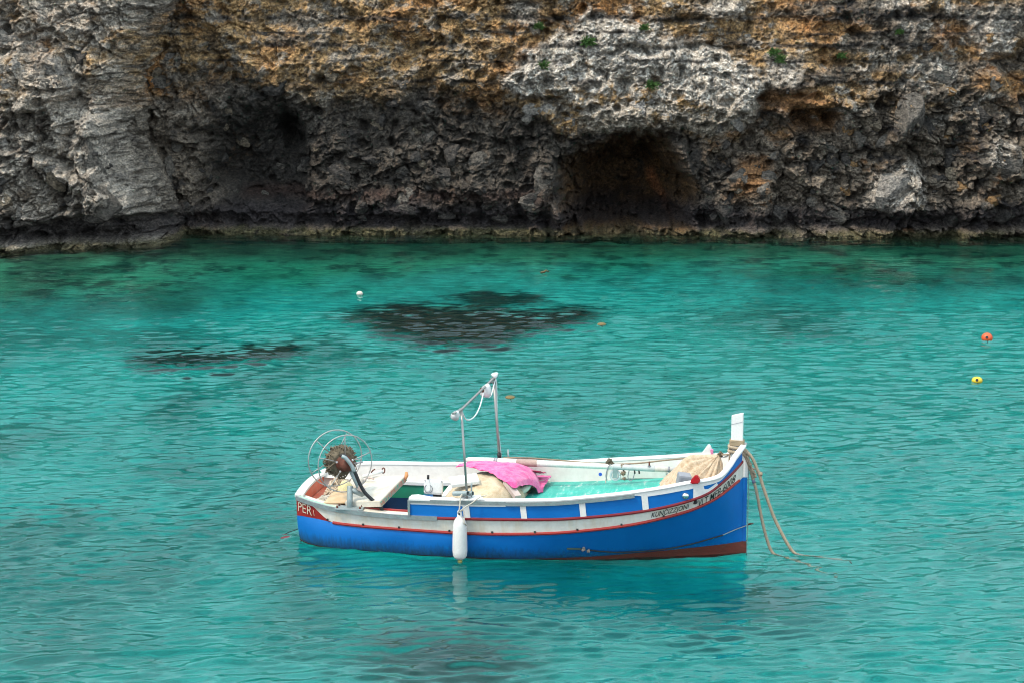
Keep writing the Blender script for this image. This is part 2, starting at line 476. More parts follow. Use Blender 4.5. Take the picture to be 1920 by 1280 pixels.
    C = mixc(C, (0.42, 0.17, 0.075), 0.8 * sstep(-0.12, 0.1, poly_sd(x + 0.1 * n2, z, P((1228, 340), (1240, 335), (1262, 385), (1268, 415), (1255, 400), (1238, 370)))))
    C = mixc(C, (0.04, 0.037, 0.036), M['crack'] * 0.45 * (1 - 0.8 * M['pale']))
    # purple-black splash band and algae at the sea
    zn = z + 0.12 * n1 + 0.08 * n2
    C = mixc(C, (0.035, 0.03, 0.034), 0.85 * sstep(1.05, 0.55, zn) * sstep(0.1, 0.3, zn))
    C = mixc(C, (0.06, 0.03, 0.025), 0.5 * sstep(1.3, 1.0, zn) * sstep(0.75, 1.0, zn) * sstep(-7.5, -7, x) * sstep(1.5, 0.5, x))
    zz = z + 0.09 * n2 + 0.06 * n3
    al = sstep(0.21, 0.08, zz) * sstep(-0.35, 0.1, n1 + n2 * 0.8 + 0.18)
    ac = np.zeros_like(C) + np.array((0.085, 0.078, 0.040))
    ac = mixc(ac, (0.16, 0.147, 0.085), sstep(0.05, 0.45, n3 + 0.3 * n5))
    ac = mixc(ac, (0.05, 0.045, 0.028), sstep(0.0, 0.35, -n2 - 0.1))
    C = C + (ac - C) * (al * (0.9 - 0.5 * M['cave']))[..., None]
    return np.clip(C * CLIFF_GAIN, 0.012, 0.75)

CLIFF_GAIN = 1.22
WALL_Y = 52.75
cx_ = graded([(-60, -22, 0.6), (-22, -15.0, 0.10), (-15.0, 15.0, 0.0235), (15.0, 22, 0.10), (22, 60, 0.6)])
cz_ = graded([(-4.2, -0.3, 0.3), (-0.3, 6.5, 0.0235), (6.5, 10.4, 0.15)])
GX, GZ = np.meshgrid(cx_, cz_)
CD, CM = cliff_depth(GX, GZ)
# sideways push too, so that blocks overhang their neighbours
sx_ = 0.05 * fbm(GX * 3.1, GZ * 3.7, 4, 301, 0.6); sz_ = 0.05 * fbm(GX * 3.3, GZ * 3.1, 4, 311, 0.6)
sz_ = np.where(GZ < 0.4, sz_ * 0.3, sz_)
# flanks that run away from the bay carry their own relief
_b = CM['buttress']; _fl = 4 * _b * (1 - _b); _mc = CM['macro']
sx_ = sx_ + _fl * (0.42 * fbm(_mc * 1.3, GZ * 1.3, 5, 321, 0.6, ridged=True) + 0.16 * fbm(_mc * 5, GZ * 5, 3, 331, 0.6, ridged=True))
sz_ = sz_ + _fl * 0.10 * fbm(_mc * 2.5, GZ * 2.0, 4, 341)
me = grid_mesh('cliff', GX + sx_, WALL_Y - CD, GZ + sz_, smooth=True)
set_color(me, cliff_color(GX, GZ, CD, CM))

def rock_mat(name, use_obj=False):
    N = NT(name)
    tc = N.n('ShaderNodeTexCoord')
    geo = N.n('ShaderNodeNewGeometry')
    co = geo.outputs['Position']
    if use_obj:
        oi = N.n('ShaderNodeObjectInfo'); colr = oi.outputs['Color']
    else:
        at = N.n('ShaderNodeAttribute'); at.attribute_name = 'tint'; colr = at.outputs['Color']
    mp = N.n('ShaderNodeMapping'); mp.inputs['Scale'].default_value = (1, 1, 1.25)
    N.l(co, mp.inputs[0]); c = mp.outputs[0]
    t1 = noise_tex(N, 14, 8, 0.72, c); t2 = noise_tex(N, 4.0, 6, 0.7, c)
    vor = N.n('ShaderNodeTexVoronoi'); vor.inputs['Scale'].default_value = 22; N.l(c, vor.inputs['Vector'])
    r1 = ramp(N, t1.outputs[0], [(0.36, (0.2, 0.19, 0.19)), (0.5, (1, 1, 1)), (0.64, (2.1, 2.0, 1.9))])
    m1 = N.n('ShaderNodeMix', data_type='RGBA', blend_type='MULTIPLY'); m1.inputs[0].default_value = 0.85
    N.l(colr, m1.inputs[6]); N.l(r1.outputs[0], m1.inputs[7])
    r2 = ramp(N, t2.outputs[0], [(0.3, (0.5, 0.48, 0.48)), (0.5, (1, 1, 1)), (0.7, (1.5, 1.42, 1.32))])
    m2 = N.n('ShaderNodeMix', data_type='RGBA', blend_type='MULTIPLY'); m2.inputs[0].default_value = 0.7
    N.l(m1.outputs[2], m2.inputs[6]); N.l(r2.outputs[0], m2.inputs[7])
    b = N.n('ShaderNodeBsdfPrincipled'); b.inputs['Roughness'].default_value = 0.9
    b.inputs['Specular IOR Level'].default_value = 0.25
    N.l(m2.outputs[2], b.inputs['Base Color'])
    ad = N.n('ShaderNodeMath', operation='ADD'); N.l(t1.outputs[0], ad.inputs[0])
    ml = N.n('ShaderNodeMath', operation='MULTIPLY'); ml.inputs[1].default_value = -0.35
    N.l(vor.outputs['Distance'], ml.inputs[0]); N.l(ml.outputs[0], ad.inputs[1])
    bp = N.n('ShaderNodeBump'); bp.inputs['Strength'].default_value = 0.9; bp.inputs['Distance'].default_value = 0.10
    N.l(ad.outputs[0], bp.inputs['Height']); N.l(bp.outputs[0], b.inputs['Normal'])
    N.l(b.outputs[0], N.out.inputs['Surface'])
    return N.m

ROCK = rock_mat('cliff_rock')
ROCK_PIECE = rock_mat('loose_rock', True)
cliff = link('cliff', me, ROCK)
tag(cliff, kind='structure')

# top of the cliff running back inland
tx = graded([(-60, 60, 2.0)]); ty = graded([(0, 60, 3.0)])
TX, TY = np.meshgrid(tx, ty)
me = grid_mesh('cliff_top', TX, TY + WALL_Y + 1.6, 10.25 + 0.04 * TY + 0.5 * fbm(TX * 0.15, TY * 0.15, 4, 401))
set_color(me, np.zeros(TX.shape + (3,)) + np.array((0.22, 0.18, 0.12)))
tag(link('cliff_top', me, ROCK), kind='structure')

# ------------------------------------------------------------------ angular rocks wedged in the wall
def rock_mesh(seed):
    r = random.Random(seed)
    bm = bmesh.new()
    bmesh.ops.create_icosphere(bm, subdivisions=4, radius=1.0)
    planes = []
    for _ in range(17):
        v = Vector((r.gauss(0, 1), r.gauss(0, 1), r.gauss(0, 1))).normalized()
        planes.append((v, r.uniform(0.42, 0.78)))
    V = np.array([v.co[:] for v in bm.verts])
    for n_, d_ in planes:
        n_ = np.array(n_)
        k = V @ n_ - d_
        V = V - np.clip(k, 0, None)[:, None] * n_ * 1.0
    nx = fbm(V[:, 0] * 2 + seed, V[:, 1] * 2 + V[:, 2] * 3, 4, seed)
    ny = fbm(V[:, 0] * 5 + V[:, 1] * 4 + seed, V[:, 2] * 6 + V[:, 1] * 3, 3, seed + 3, 0.65, ridged=True)
    lay = np.sin((V[:, 2] + 0.2 * nx) * 14) * 0.02
    V = V * (1 + 0.10 * nx + 0.07 * ny + lay)[:, None]
    for v, c in zip(bm.verts, V): v.co = c
    me = bpy.data.meshes.new('rock'); bm.to_mesh(me); bm.free()
    me.materials.append(ROCK_PIECE)
    return me
ROCKS = [rock_mesh(s) for s in range(9)]

def depth_at(x, z):
    i = np.clip(np.searchsorted(cx_, x), 0, len(cx_) - 1); k = np.clip(np.searchsorted(cz_, z), 0, len(cz_) - 1)
    return CD[k, i]
def add_rock(px, py, rx, rz, col, k=None, tilt=None, ry=None, sink=0.35):
    x, z = WX(px), WZ(py)
    o = link('rock', ROCKS[random.randrange(9) if k is None else k], None, cliff)
    sx = rx / 71.6; sz = rz / 72.0; sy = ry or 0.7 * min(sx, sz) + 0.1 * max(sx, sz)
    ii = slice(np.searchsorted(cx_, x - sx * .4), np.searchsorted(cx_, x + sx * .4) + 1)
    kk = slice(np.searchsorted(cz_, z - sz * .4), np.searchsorted(cz_, z + sz * .4) + 1)
    dd = float(np.median(CD[kk, ii]))
    o.location = (x, WALL_Y - dd + sy * sink, z)
    o.scale = (sx, sy, sz)
    o.rotation_euler = (random.uniform(-.15, .15), tilt if tilt is not None else random.uniform(-.5, .5), random.uniform(-.4, .4))
    o.color = tuple(col) + (1,)
    return o
GREY, DARK, PALE, TAN, OCH = (0.15, 0.135, 0.12), (0.075, 0.068, 0.064), (0.27, 0.25, 0.23), (0.20, 0.165, 0.125), (0.26, 0.16, 0.08)
for a in ((1690, 222, 36, 52, GREY, 2, 0.25), (1862, 298, 52, 44, GREY, 4, 0.0), (1672, 345, 52, 50, PALE, 5, 0.2), (1735, 240, 22, 30, DARK),
          (1620, 215, 24, 34, TAN), (1560, 292, 13, 24, DARK, None, 0.0), (1582, 290, 12, 26, DARK, None, 0.0), (1530, 300, 20, 22, DARK), (1608, 262, 18, 22, GREY),
          (1780, 300, 20, 24, DARK), (1820, 215, 36, 34, DARK), (1760, 140, 40, 22, GREY), (1650, 262, 20, 16, GREY),
          (1020, 330, 26, 44, GREY, 3, 0.1), (1000, 372, 34, 24, GREY), (850, 285, 30, 26, DARK), (905, 300, 26, 22, GREY), (830, 325, 28, 16, DARK),
          (215, 280, 28, 62, GREY, 6, -0.35), (248, 352, 32, 40, GREY, 1, -0.4), (205, 388, 52, 18, PALE, 2, 0.25), (60, 150, 36, 22, PALE), (150, 118, 30, 20, PALE),
          (52, 360, 26, 34, GREY), (150, 310, 20, 34, TAN), (280, 320, 16, 40, GREY, None, 0.1), (312, 330, 16, 36, GREY, None, 0.1),
          (300, 150, 34, 24, GREY), (45, 330, 30, 22, DARK), (30, 420, 40, 30, DARK), (520, 160, 34, 18, DARK), (470, 178, 26, 16, DARK),
          (1380, 330, 26, 26, GREY), (1440, 330, 24, 22, GREY), (1360, 385, 26, 36, DARK), (1460, 400, 30, 32, DARK), (1560, 400, 36, 28, GREY),
          (1790, 410, 36, 28, DARK), (1880, 400, 44, 32, DARK), (1310, 300, 20, 26, DARK), (700, 300, 34, 22, DARK), (640, 330, 30, 20, DARK), (760, 370, 30, 18, GREY)):
    add_rock(*a)
_nr = 0
while _nr < 210:
    px, py = random.uniform(-20, 1940), random.uniform(60, 410)
    if 1030 < px < 1310 and py > 225: continue
    if 1455 < px < 1575 and 185 < py < 250: continue
    if 500 < px < 590 and 200 < py < 300: continue
    up_ = py < 180 and 330 < px < 1850
    if up_ and random.random() < 0.55: continue
    r = random.uniform(6, 17) * (0.75 if up_ else 1)
    if 950 < px < 1400 and py < 240: col = PALE if random.random() < .6 else (0.38, 0.35, 0.33)
    elif px < 330: col = random.choice([GREY, PALE, GREY, TAN, DARK])
    elif up_: col = random.choice([OCH, TAN, DARK, GREY])
    elif px > 1380: col = random.choice([GREY, DARK, TAN, OCH, GREY])
    else: col = random.choice([DARK, DARK, GREY, TAN])
    if py > 385: col = DARK
    add_rock(px, py, r * random.uniform(1, 1.6), r * random.uniform(.7, 1.2), col)
    _nr += 1

# ------------------------------------------------------------------ seabed
def seabed_z(x, y):
    base = np.interp(y, [-40, 20, 30, 40, 47, 51, 54, 60], [-2.8, -2.5, -2.3, -2.0, -1.5, -1.0, -0.9, -0.9])
    base = base + 0.6 * sstep(-6, -11, x) * sstep(38, 46, y)
    return base + 0.16 * fbm(x * 0.25, y * 0.25, 4, 501) + 0.05 * fbm(x * 1.2, y * 1.2, 3, 511) * sstep(40, 47, y) * 3
bx_ = graded([(-90, -16, 2.0), (-16, 16, 0.10), (16, 90, 2.0)])
by_ = graded([(-60, 14, 2.0), (14, 58, 0.10), (58, 62, 1.0)])
BX, BY = np.meshgrid(bx_, by_)
BZ = seabed_z(BX, BY)
def seabed_color(x, y):
    n1 = fbm(x * 0.3, y * 0.3, 5, 521); n2 = fbm(x * 1.3, y * 1.3, 5, 531, 0.6); n3 = fbm(x * 4, y * 4, 3, 541, 0.6)
    C = np.zeros(x.shape + (3,)) + np.array(SAND)
    C = mixc(C, tuple(c * 0.62 for c in SAND), sstep(0.0, 0.5, n1 + 0.3 * n2) * 0.8)
    # algae-covered stony bottom towards the cliff, more of it on the left
    lim = np.interp(x, [-14, -9, -4, 0, 4, 8, 14], [40.0, 42.5, 44.5, 46.0, 47.0, 46.0, 45.0])
    e = y - lim + 3.0 * n1 + 1.6 * n2
    alg = sstep(-1.5, 3.0, e)
    ac = np.zeros_like(C) + np.array((0.30, 0.34, 0.19))
    ac = mixc(ac, (0.06, 0.06, 0.035), sstep(-0.05, 0.3, n2 + 0.5 * n3))
    C = C + (ac - C) * (alg * 0.9)[..., None]
    C = mixc(C, (0.05, 0.045, 0.03), sstep(47.5, 51.5, y + 2.0 * n1 + n2) * 0.7)
    # seagrass meadows (dark)
    def blob(pts, soft=0.35, k=1.0):
        d = poly_sd(x + 0.35 * n2, y + 0.3 * n2, pts)
        return k * sstep(-soft * 1.3, soft * 1.3, d + 0.18 + 0.24 * n2 + 0.12 * n3)
    g = blob([(-3.59, 41.97), (-3.02, 42.82), (-2.34, 43.22), (-1.29, 43.16), (-0.12, 42.76), (0.8, 42.44), (1.16, 42.82), (1.63, 42.82), (1.84, 42.23), (1.47, 41.53), (0.89, 40.98), (0.0, 40.27), (-0.05, 39.36), (-0.64, 39.13), (-1.92, 39.18), (-2.0, 39.8), (-2.65, 40.5), (-3.04, 41.35)])
    g = np.maximum(g, blob([(-1.44, 44.03), (-0.72, 44.68), (0.24, 44.46), (0.85, 43.68), (0.0, 43.27), (-0.82, 43.34)], 0.25, 0.95))
    g = np.maximum(g, blob([(-7.24, 37.8), (-7.02, 38.44), (-6.42, 38.6), (-5.64, 38.35), (-5.19, 38.89), (-4.48, 39.11), (-4.04, 38.46), (-4.54, 37.88), (-5.32, 37.52), (-6.09, 37.21), (-6.71, 37.25)], 0.25, 0.95))
    g = np.maximum(g, blob([(-1.8, 22.15), (-1.27, 22.76), (-0.53, 22.84), (0.1, 22.34), (0.0, 21.6), (-0.96, 21.2)], 0.4, 0.8))
    g = np.maximum(g, blob([(-12, 41.0), (-9, 40.5), (-8.5, 39), (-12, 38.2)], 0.8, 0.5))
    g = np.maximum(g, blob([(3.5, 41.8), (5.5, 43.0), (7.5, 42.6), (5.8, 41.4), (4.3, 40.9)], 0.9, 0.5))
    g = np.maximum(g, blob([(5.5, 47.5), (12, 47.5), (12, 45.3), (6, 45.0)], 1.2, 0.5))
    g = np.maximum(g, blob([(-8.0, 24.5), (-4.2, 26.5), (-4.2, 24.0), (-7.5, 23.0)], 0.8, 0.5))
    g = np.maximum(g, blob([(-4.5, 19.6), (-2.2, 20.4), (-2.0, 19.6), (-4.0, 18.9)], 0.5, 0.6))
    g = np.maximum(g, blob([(-0.6, 25.4), (1.0, 26.2), (1.9, 25.5), (0.6, 24.8)], 0.4, 0.6))
    g = np.maximum(g, blob([(2.0, 23.4), (3.2, 24.0), (3.5, 23.0)], 0.5, 0.4))
    g = np.maximum(g, 0.45 * sstep(0.35, 0.6, n1 + 0.5 * n2) * sstep(30, 36, y))
    g = np.maximum(g, 0.5 * sstep(0.1, 0.5, fbm(x * 0.45, y * 0.3, 4, 551) - 0.10 * x * 0.2) * sstep(0.5, -3, x) )
    C = mixc(C, (0.045, 0.042, 0.036), g)
    return C
SAND = (0.50, 0.545, 0.455)
me = grid_mesh('seabed', BX, BY, BZ)
set_color(me, seabed_color(BX, BY))
N = NT('seabed_sand')
at = N.n('ShaderNodeAttribute'); at.attribute_name = 'tint'
geo = N.n('ShaderNodeNewGeometry')
t1 = noise_tex(N, 3.0, 6, 0.65, geo.outputs['Position'])
r1 = ramp(N, t1.outputs[0], [(0.3, (0.72, 0.72, 0.72)), (0.6, (1.12, 1.12, 1.12))])
m1 = N.n('ShaderNodeMix', data_type='RGBA', blend_type='MULTIPLY'); m1.inputs[0].default_value = 1.0
N.l(at.outputs['Color'], m1.inputs[6]); N.l(r1.outputs[0], m1.inputs[7])
b = N.n('ShaderNodeBsdfDiffuse'); N.l(m1.outputs[2], b.inputs['Color'])
N.l(b.outputs[0], N.out.inputs['Surface'])
tag(link('seabed', me, N.m), kind='structure')

# ------------------------------------------------------------------ the sea
def sea_height(x, y):
    R = random.Random(5)
    h = np.zeros(x.shape, np.float32); x = x.astype(np.float32); y = y.astype(np.float32)
    wxp = x + 0.25 * fbm(x * 0.45, y * 0.45, 3, 601).astype(np.float32); wyp = y + 0.35 * fbm(x * 0.4, y * 0.5, 3, 611).astype(np.float32)
    gust = (0.85 + 0.5 * fbm(x * 0.22, y * 0.16, 3, 621)).astype(np.float32)
    for i in range(64):
        lam = 0.145 * (1.0 / 0.145) ** (((i + R.random()) / 64) ** 1.5)
        ang = R.gauss(-PI / 2 + 0.10, 0.30)
        k = 2 * PI / lam
        s = SEA_SLOPE * R.uniform(0.6, 1.4) * (1.45 if lam < 0.4 else (0.45 if lam > 0.8 else 0.7))
        ph = R.uniform(0, 2 * PI)
        th = k * (math.cos(ang) * wxp + math.sin(ang) * wyp) + ph
        h += (s / k) * (np.sin(th) + 0.26 * np.sin(2 * th - 1.57)) * (gust if lam < 0.8 else 1)
    return h
SEA_SLOPE = 0.036
sxs = graded([(-90, -30, 4), (-30, -14, 0.35), (-14, -7.5, 0.07), (-7.5, 7.5, 0.035), (7.5, 14, 0.07), (14, 30, 0.35), (30, 90, 4)])
sys_ = graded([(-60, 0, 4), (0, 16, 0.3), (16, 28, 0.025), (28, 40, 0.035), (40, 55, 0.07), (55, 60, 0.5)])
SX, SY = np.meshgrid(sxs, sys_)
calm = (sstep(52.5, 35, SY) * 0.64 + 0.36) * sstep(70, 30, np.abs(SX))
# water in the lee of the hull lies smoother
lee = 1 - 0.72 * np.exp(-(((SX - 0.4) / 2.7) ** 4) - (((SY - 21.8) / 1.15) ** 4))
SH = sea_height(SX, SY) * calm * lee
me = grid_mesh('sea_water', SX, SY, SH)
N = NT('sea_water')
geo = N.n('ShaderNodeNewGeometry')
mp = N.n('ShaderNodeMapping'); mp.inputs['Scale'].default_value = (0.55, 1.0, 1.0); N.l(geo.outputs['Position'], mp.inputs[0])
t1 = noise_tex(N, 9.0, 3, 0.5, mp.outputs[0], 0.3)
bp = N.n('ShaderNodeBump'); bp.inputs['Strength'].default_value = 0.12; bp.inputs['Distance'].default_value = 0.012
N.l(t1.outputs[0], bp.inputs['Height'])
gl = N.n('ShaderNodeBsdfGlass'); gl.inputs['IOR'].default_value = 1.30; gl.inputs['Roughness'].default_value = 0.0
N.l(bp.outputs[0], gl.inputs['Normal'])
ab = N.n('ShaderNodeVolumeAbsorption'); ab.inputs['Color'].default_value = (0.0, 0.885, 0.905, 1); ab.inputs['Density'].default_value = 0.75
N.l(gl.outputs[0], N.out.inputs['Surface'])
N.l(ab.outputs[0], N.out.inputs['Volume'])
tag(link('sea_water', me, N.m), kind='structure')

# ================================================================== the boat
BX0, BY0, BYAW = 0.12, 23.42, math.radians(-10)
BM = Matrix.Translation((BX0, BY0, 0)) @ Matrix.Rotation(BYAW, 4, 'Z')

def pchip(xs, ys):
    xs = np.array(xs, float); ys = np.array(ys, float)
    h = np.diff(xs); d = np.diff(ys) / h
    m = np.zeros_like(xs)
    for i in range(1, len(xs) - 1):
        if d[i - 1] * d[i] > 0:
            w1, w2 = 2 * h[i] + h[i - 1], h[i] + 2 * h[i - 1]
            m[i] = (w1 + w2) / (w1 / d[i - 1] + w2 / d[i])
    m[0], m[-1] = d[0], d[-1]
    def f(x):
        x = np.clip(x, xs[0], xs[-1])
        i = np.clip(np.searchsorted(xs, x) - 1, 0, len(xs) - 2)
        t = (x - xs[i]) / h[i]
        return ((1 + 2 * t) * (1 - t) ** 2 * ys[i] + t * (1 - t) ** 2 * h[i] * m[i]
                + t * t * (3 - 2 * t) * ys[i + 1] + t * t * (t - 1) * h[i] * m[i + 1])
    return f

XS = [-2.68, -2.6, -2.4, -2.1, -1.7, -1.4, -1.0, -.5, 0, .5, 1, 1.4, 1.8, 2.1, 2.3, 2.42, 2.52, 2.59, 2.64, 2.67]
b_top = pchip(XS, [.54, .595, .675, .76, .82, .85, .88, .92, .945, .955, .93, .88, .80, .72, .64, .55, .43, .29, .165, .055])
b_wl = pchip(XS, [.40, .50, .62, .70, .745, .765, .80, .805, .785, .70, .595, .465, .335, .23, .158, .115, .08, .055, .042, .035])
z_rail = pchip(XS, [.336, .347, .343, .319, .314, .313, .312, .319, .342, .380, .440, .501, .585, .665, .745, .805, .866, .905, .925, .935])
z_sheer = pchip(XS, [.575, .567, .536, .508, .493, .488, .494, .514, .537, .564, .612, .661, .729, .805, .879, .957, 1.032, 1.087, 1.125, 1.15])
z_top = pchip(XS, [.60, .63, .67, .70, .70, .70, .709, .725, .748, .780, .837, .887, .947, 1.000, 1.021, 1.045, 1.135, 1.235, 1.285, 1.31])
z_boot = pchip([-2.68, -2.3, -1, 0, .5, 1, 1.5, 2, 2.67], [.015, .005, .005, .012, .022, .045, .075, .105, .145])

def half(x, z):
    """half breadth of the outer skin at station x and height z"""
    x = np.asarray(x, float); z = np.asarray(z, float)
    bt, bw, zr, zs, zt = b_top(x), b_wl(x), z_rail(x), z_sheer(x), z_top(x)
    fl = np.interp(x, [1.6, 2.67], [.945, .86])
    br = np.maximum(bt * fl, np.minimum(bw + 0.01, bt)); bs = bt * .985
    t = np.clip(z / zr, 0, 1)
    bulge = np.interp(x, [-2.7, 0, 1.4, 2.3, 2.67], [.10, .07, .02, -.02, 0])
    low = bw + (br - bw) * t + bulge * t * (1 - t)
    mid = br + (bs - br) * np.clip((z - zr) / (zs - zr), 0, 1)
    hi = bs + (bt - bs) * np.clip((z - zs) / (zt - zs + 1e-6), 0, 1)
    und = bw * np.sqrt(np.clip(1 + z / 0.34, 0, 1))
    return np.where(z < 0, np.maximum(und, .02), np.where(z < zr, low, np.where(z < zs, mid, hi)))

def obj(name, me, mat, parent=None):
    o = link(name, me, mat, parent)
    return o

def skin(name, x0, x1, zlo, zhi, mat, parent, side=-1, off=0.0, nz=8, nx=None, smooth=True, thick=0.0):
    """strip of hull between two height functions"""
    nx = nx or max(4, int((x1 - x0) / 0.05))
    u = np.linspace(0, 1, nx + 1)
    if x1 > 2.4: u = 1 - (1 - u) ** 1.35
    xs = x0 + (x1 - x0) * u
    v = np.linspace(0, 1, nz + 1)
    X, Vv = np.meshgrid(xs, v)
    ZL = zlo(X) if callable(zlo) else np.full_like(X, zlo)
    ZH = zhi(X) if callable(zhi) else np.full_like(X, zhi)
    Z = ZL + (ZH - ZL) * Vv
    Y = side * (half(X, Z) + off)
    me = grid_mesh(name, X, Y, Z, smooth, flip=(side > 0))
    o = obj(name, me, mat, parent)
    if thick:
        m = o.modifiers.new('s', 'SOLIDIFY'); m.thickness = thick; m.offset = -1 if side < 0 else -1
    return o

def strip(name, pts_fn, x0, x1, prof, mat, parent, n=60, closed=True, bev=0):
    """sweep a (dy, dz) profile along x; pts_fn(x) -> (y, z) anchor"""
    u = np.linspace(0, 1, n + 1)
    if x1 > 2.4: u = 1 - (1 - u) ** 1.35
    xs = x0 + (x1 - x0) * u
    V, F = [], []
    k = len(prof)
    P3 = [Vector((x, *pts_fn(x))) for x in xs]
    for i, p in enumerate(P3):
        a = P3[max(0, i - 1)]; c = P3[min(n, i + 1)]
        t = (c - a).normalized()
        up = Vector((0, 0, 1)); out = t.cross(up).normalized()     # points to -y for +x travel
        upn = out.cross(t).normalized()
        for dy, dz in prof: V.append(p + out * dy + upn * dz)
    for i in range(n):
        for j in range(k):
            j2 = (j + 1) % k
            F.append((i * k + j, i * k + j2, (i + 1) * k + j2, (i + 1) * k + j))
    F.append(tuple(reversed(range(k)))); F.append(tuple(n * k + j for j in range(k)))
    me = mesh_from(name, V, F, smooth=False)
    bm = bmesh.new(); bm.from_mesh(me); bmesh.ops.recalc_face_normals(bm, faces=bm.faces); bm.to_mesh(me); bm.free()
    return obj(name, me, mat, parent)

def circ(r, n=8, sy=1, sz=1): return [(r * math.cos(2 * PI * i / n) * sy, r * math.sin(2 * PI * i / n) * sz) for i in range(n)]

def bm_tube(bm, pts, rad, n=8, cap=True):
    pts = [Vector(p) for p in pts]
    if not hasattr(rad, '__len__'): rad = [rad] * len(pts)
    rings = []
    ref = None
    for i, p in enumerate(pts):
        t = (pts[min(len(pts) - 1, i + 1)] - pts[max(0, i - 1)])
        if t.length < 1e-9: t = Vector((0, 0, 1))
        t.normalize()
        if ref is None:
            ref = Vector((0, 0, 1)) if abs(t.z) < .9 else Vector((1, 0, 0))
        a = (ref - t * ref.dot(t))
        if a.length < 1e-5: a = t.orthogonal()
        a.normalize(); ref = a; b2 = t.cross(a)
        rings.append([bm.verts.new(p + (a * math.cos(2 * PI * j / n) + b2 * math.sin(2 * PI * j / n)) * rad[i]) for j in range(n)])
    for r0, r1 in zip(rings, rings[1:]):
        for j in range(n):
            f = bm.faces.new((r0[j], r0[(j + 1) % n], r1[(j + 1) % n], r1[j])); f.smooth = True
    if cap:
        bm.faces.new(rings[0][::-1]); bm.faces.new(rings[-1])

def smooth_path(pts, n=6):
    """Catmull-Rom through the points"""
    P_ = [Vector(p) for p in pts]; P_ = [P_[0] * 2 - P_[1]] + P_ + [P_[-1] * 2 - P_[-2]]
    out = []
    for i in range(1, len(P_) - 2):
        a, b_, c, d = P_[i - 1:i + 3]
        for k in range(n):
            t = k / n
            out.append(0.5 * ((2 * b_) + (c - a) * t + (2 * a - 5 * b_ + 4 * c - d) * t * t + (3 * b_ - a - 3 * c + d) * t ** 3))
    out.append(P_[-2])
    return out

def tube(name, pts, rad, mat, parent=None, n=8, sm=0):
    bm = bmesh.new()
    if sm: pts = smooth_path(pts, sm)
    bm_tube(bm, pts, rad, n)
    me = bpy.data.meshes.new(name); bm.to_mesh(me); bm.free()
    return obj(name, me, mat, parent)

def bm_rope(bm, pts, r, twist=0.10, n=6, sm=10, strands=3):
    """laid rope: three strands twisted round each other"""
    path = smooth_path(pts, sm)
    L = [0]
    for a, b_ in zip(path, path[1:]): L.append(L[-1] + (b_ - a).length)
    # resample
    step = twist / 7
    m = max(4, int(L[-1] / step)); q = []
    j = 0
    for i in range(m + 1):
        s_ = L[-1] * i / m
        while j < len(L) - 2 and L[j + 1] < s_: j += 1
        t = (s_ - L[j]) / max(1e-9, L[j + 1] - L[j])
        q.append(path[j].lerp(path[j + 1], t))
    ref = Vector((0.3, 0.2, 1)).normalized()
    fr = []
    for i, p in enumerate(q):
        t = (q[min(m, i + 1)] - q[max(0, i - 1)]).normalized()
        a = ref - t * ref.dot(t)
        if a.length < 1e-4: a = t.orthogonal()
        a.normalize(); ref = a; fr.append((p, a, t.cross(a)))
    for k in range(strands):
        pp = []
        for i, (p, a, c) in enumerate(fr):
            th = 2 * PI * (L[-1] * i / m / twist) + 2 * PI * k / strands
            pp.append(p + (a * math.cos(th) + c * math.sin(th)) * r * 0.5)
        bm_tube(bm, pp, r * 0.56, n)

def rope(name, pts, r, mat, parent=None, **kw):
    bm = bmesh.new(); bm_rope(bm, pts, r, **kw)
    me = bpy.data.meshes.new(name); bm.to_mesh(me); bm.free()
    return obj(name, me, mat, parent)

def bm_box(bm, c, d, rot=None, bev=0.0):
    g = bmesh.ops.create_cube(bm, size=1)
    vs = g['verts']
    M_ = Matrix.Translation(c) @ (Euler(rot).to_matrix().to_4x4() if rot else Matrix()) @ Matrix.Diagonal((*d, 1))
    bmesh.ops.transform(bm, matrix=M_, verts=vs)
    if bev:
        es = list({e for v in vs for e in v.link_edges})
        bmesh.ops.bevel(bm, geom=es, offset=bev, segments=2, affect='EDGES', profile=.6)

def box(name, c, d, mat, parent=None, rot=None, bev=0.006):
    bm = bmesh.new(); bm_box(bm, (0, 0, 0), d, None, bev)
    me = bpy.data.meshes.new(name); bm.to_mesh(me); bm.free()
    o = obj(name, me, mat, parent); o.location = c
    if rot: o.rotation_euler = rot
    return o

def poly_prism(name, pts, thick, mat, parent=None, bev=0.0):
    """planar loop of 3-D points extruded by thick along its normal"""
    bm = bmesh.new()
    vs = [bm.verts.new(p) for p in pts]; f = bm.faces.new(vs); f.normal_update()
    nrm = f.normal.copy()
    r = bmesh.ops.extrude_face_region(bm, geom=[f])
    bmesh.ops.translate(bm, vec=-nrm * thick, verts=[v for v in r['geom'] if isinstance(v, bmesh.types.BMVert)])
    bmesh.ops.recalc_face_normals(bm, faces=bm.faces)
    if bev: bmesh.ops.bevel(bm, geom=list(bm.edges), offset=bev, segments=2, affect='EDGES')
    me = bpy.data.meshes.new(name); bm.to_mesh(me); bm.free()
    return obj(name, me, mat, parent)

def thing(name, label, cat, loc=(0, 0, 0), group=None, on_boat=True):
    o = bpy.data.objects.new(name, None); COL.objects.link(o)
    o.empty_display_size = 0.2
    if on_boat: o.matrix_world = BM @ Matrix.Translation(loc)
    else: o.location = loc
    return tag(o, label, cat, group)

def settle(o):
    """a single-mesh thing modelled in boat coordinates"""
    o.matrix_world = BM @ o.matrix_basis
    return o

def off(o, loc):
    """give a child modelled in boat coordinates its place under a thing whose origin is loc"""
    o.location = Vector(o.location) - Vector(loc)
    return o

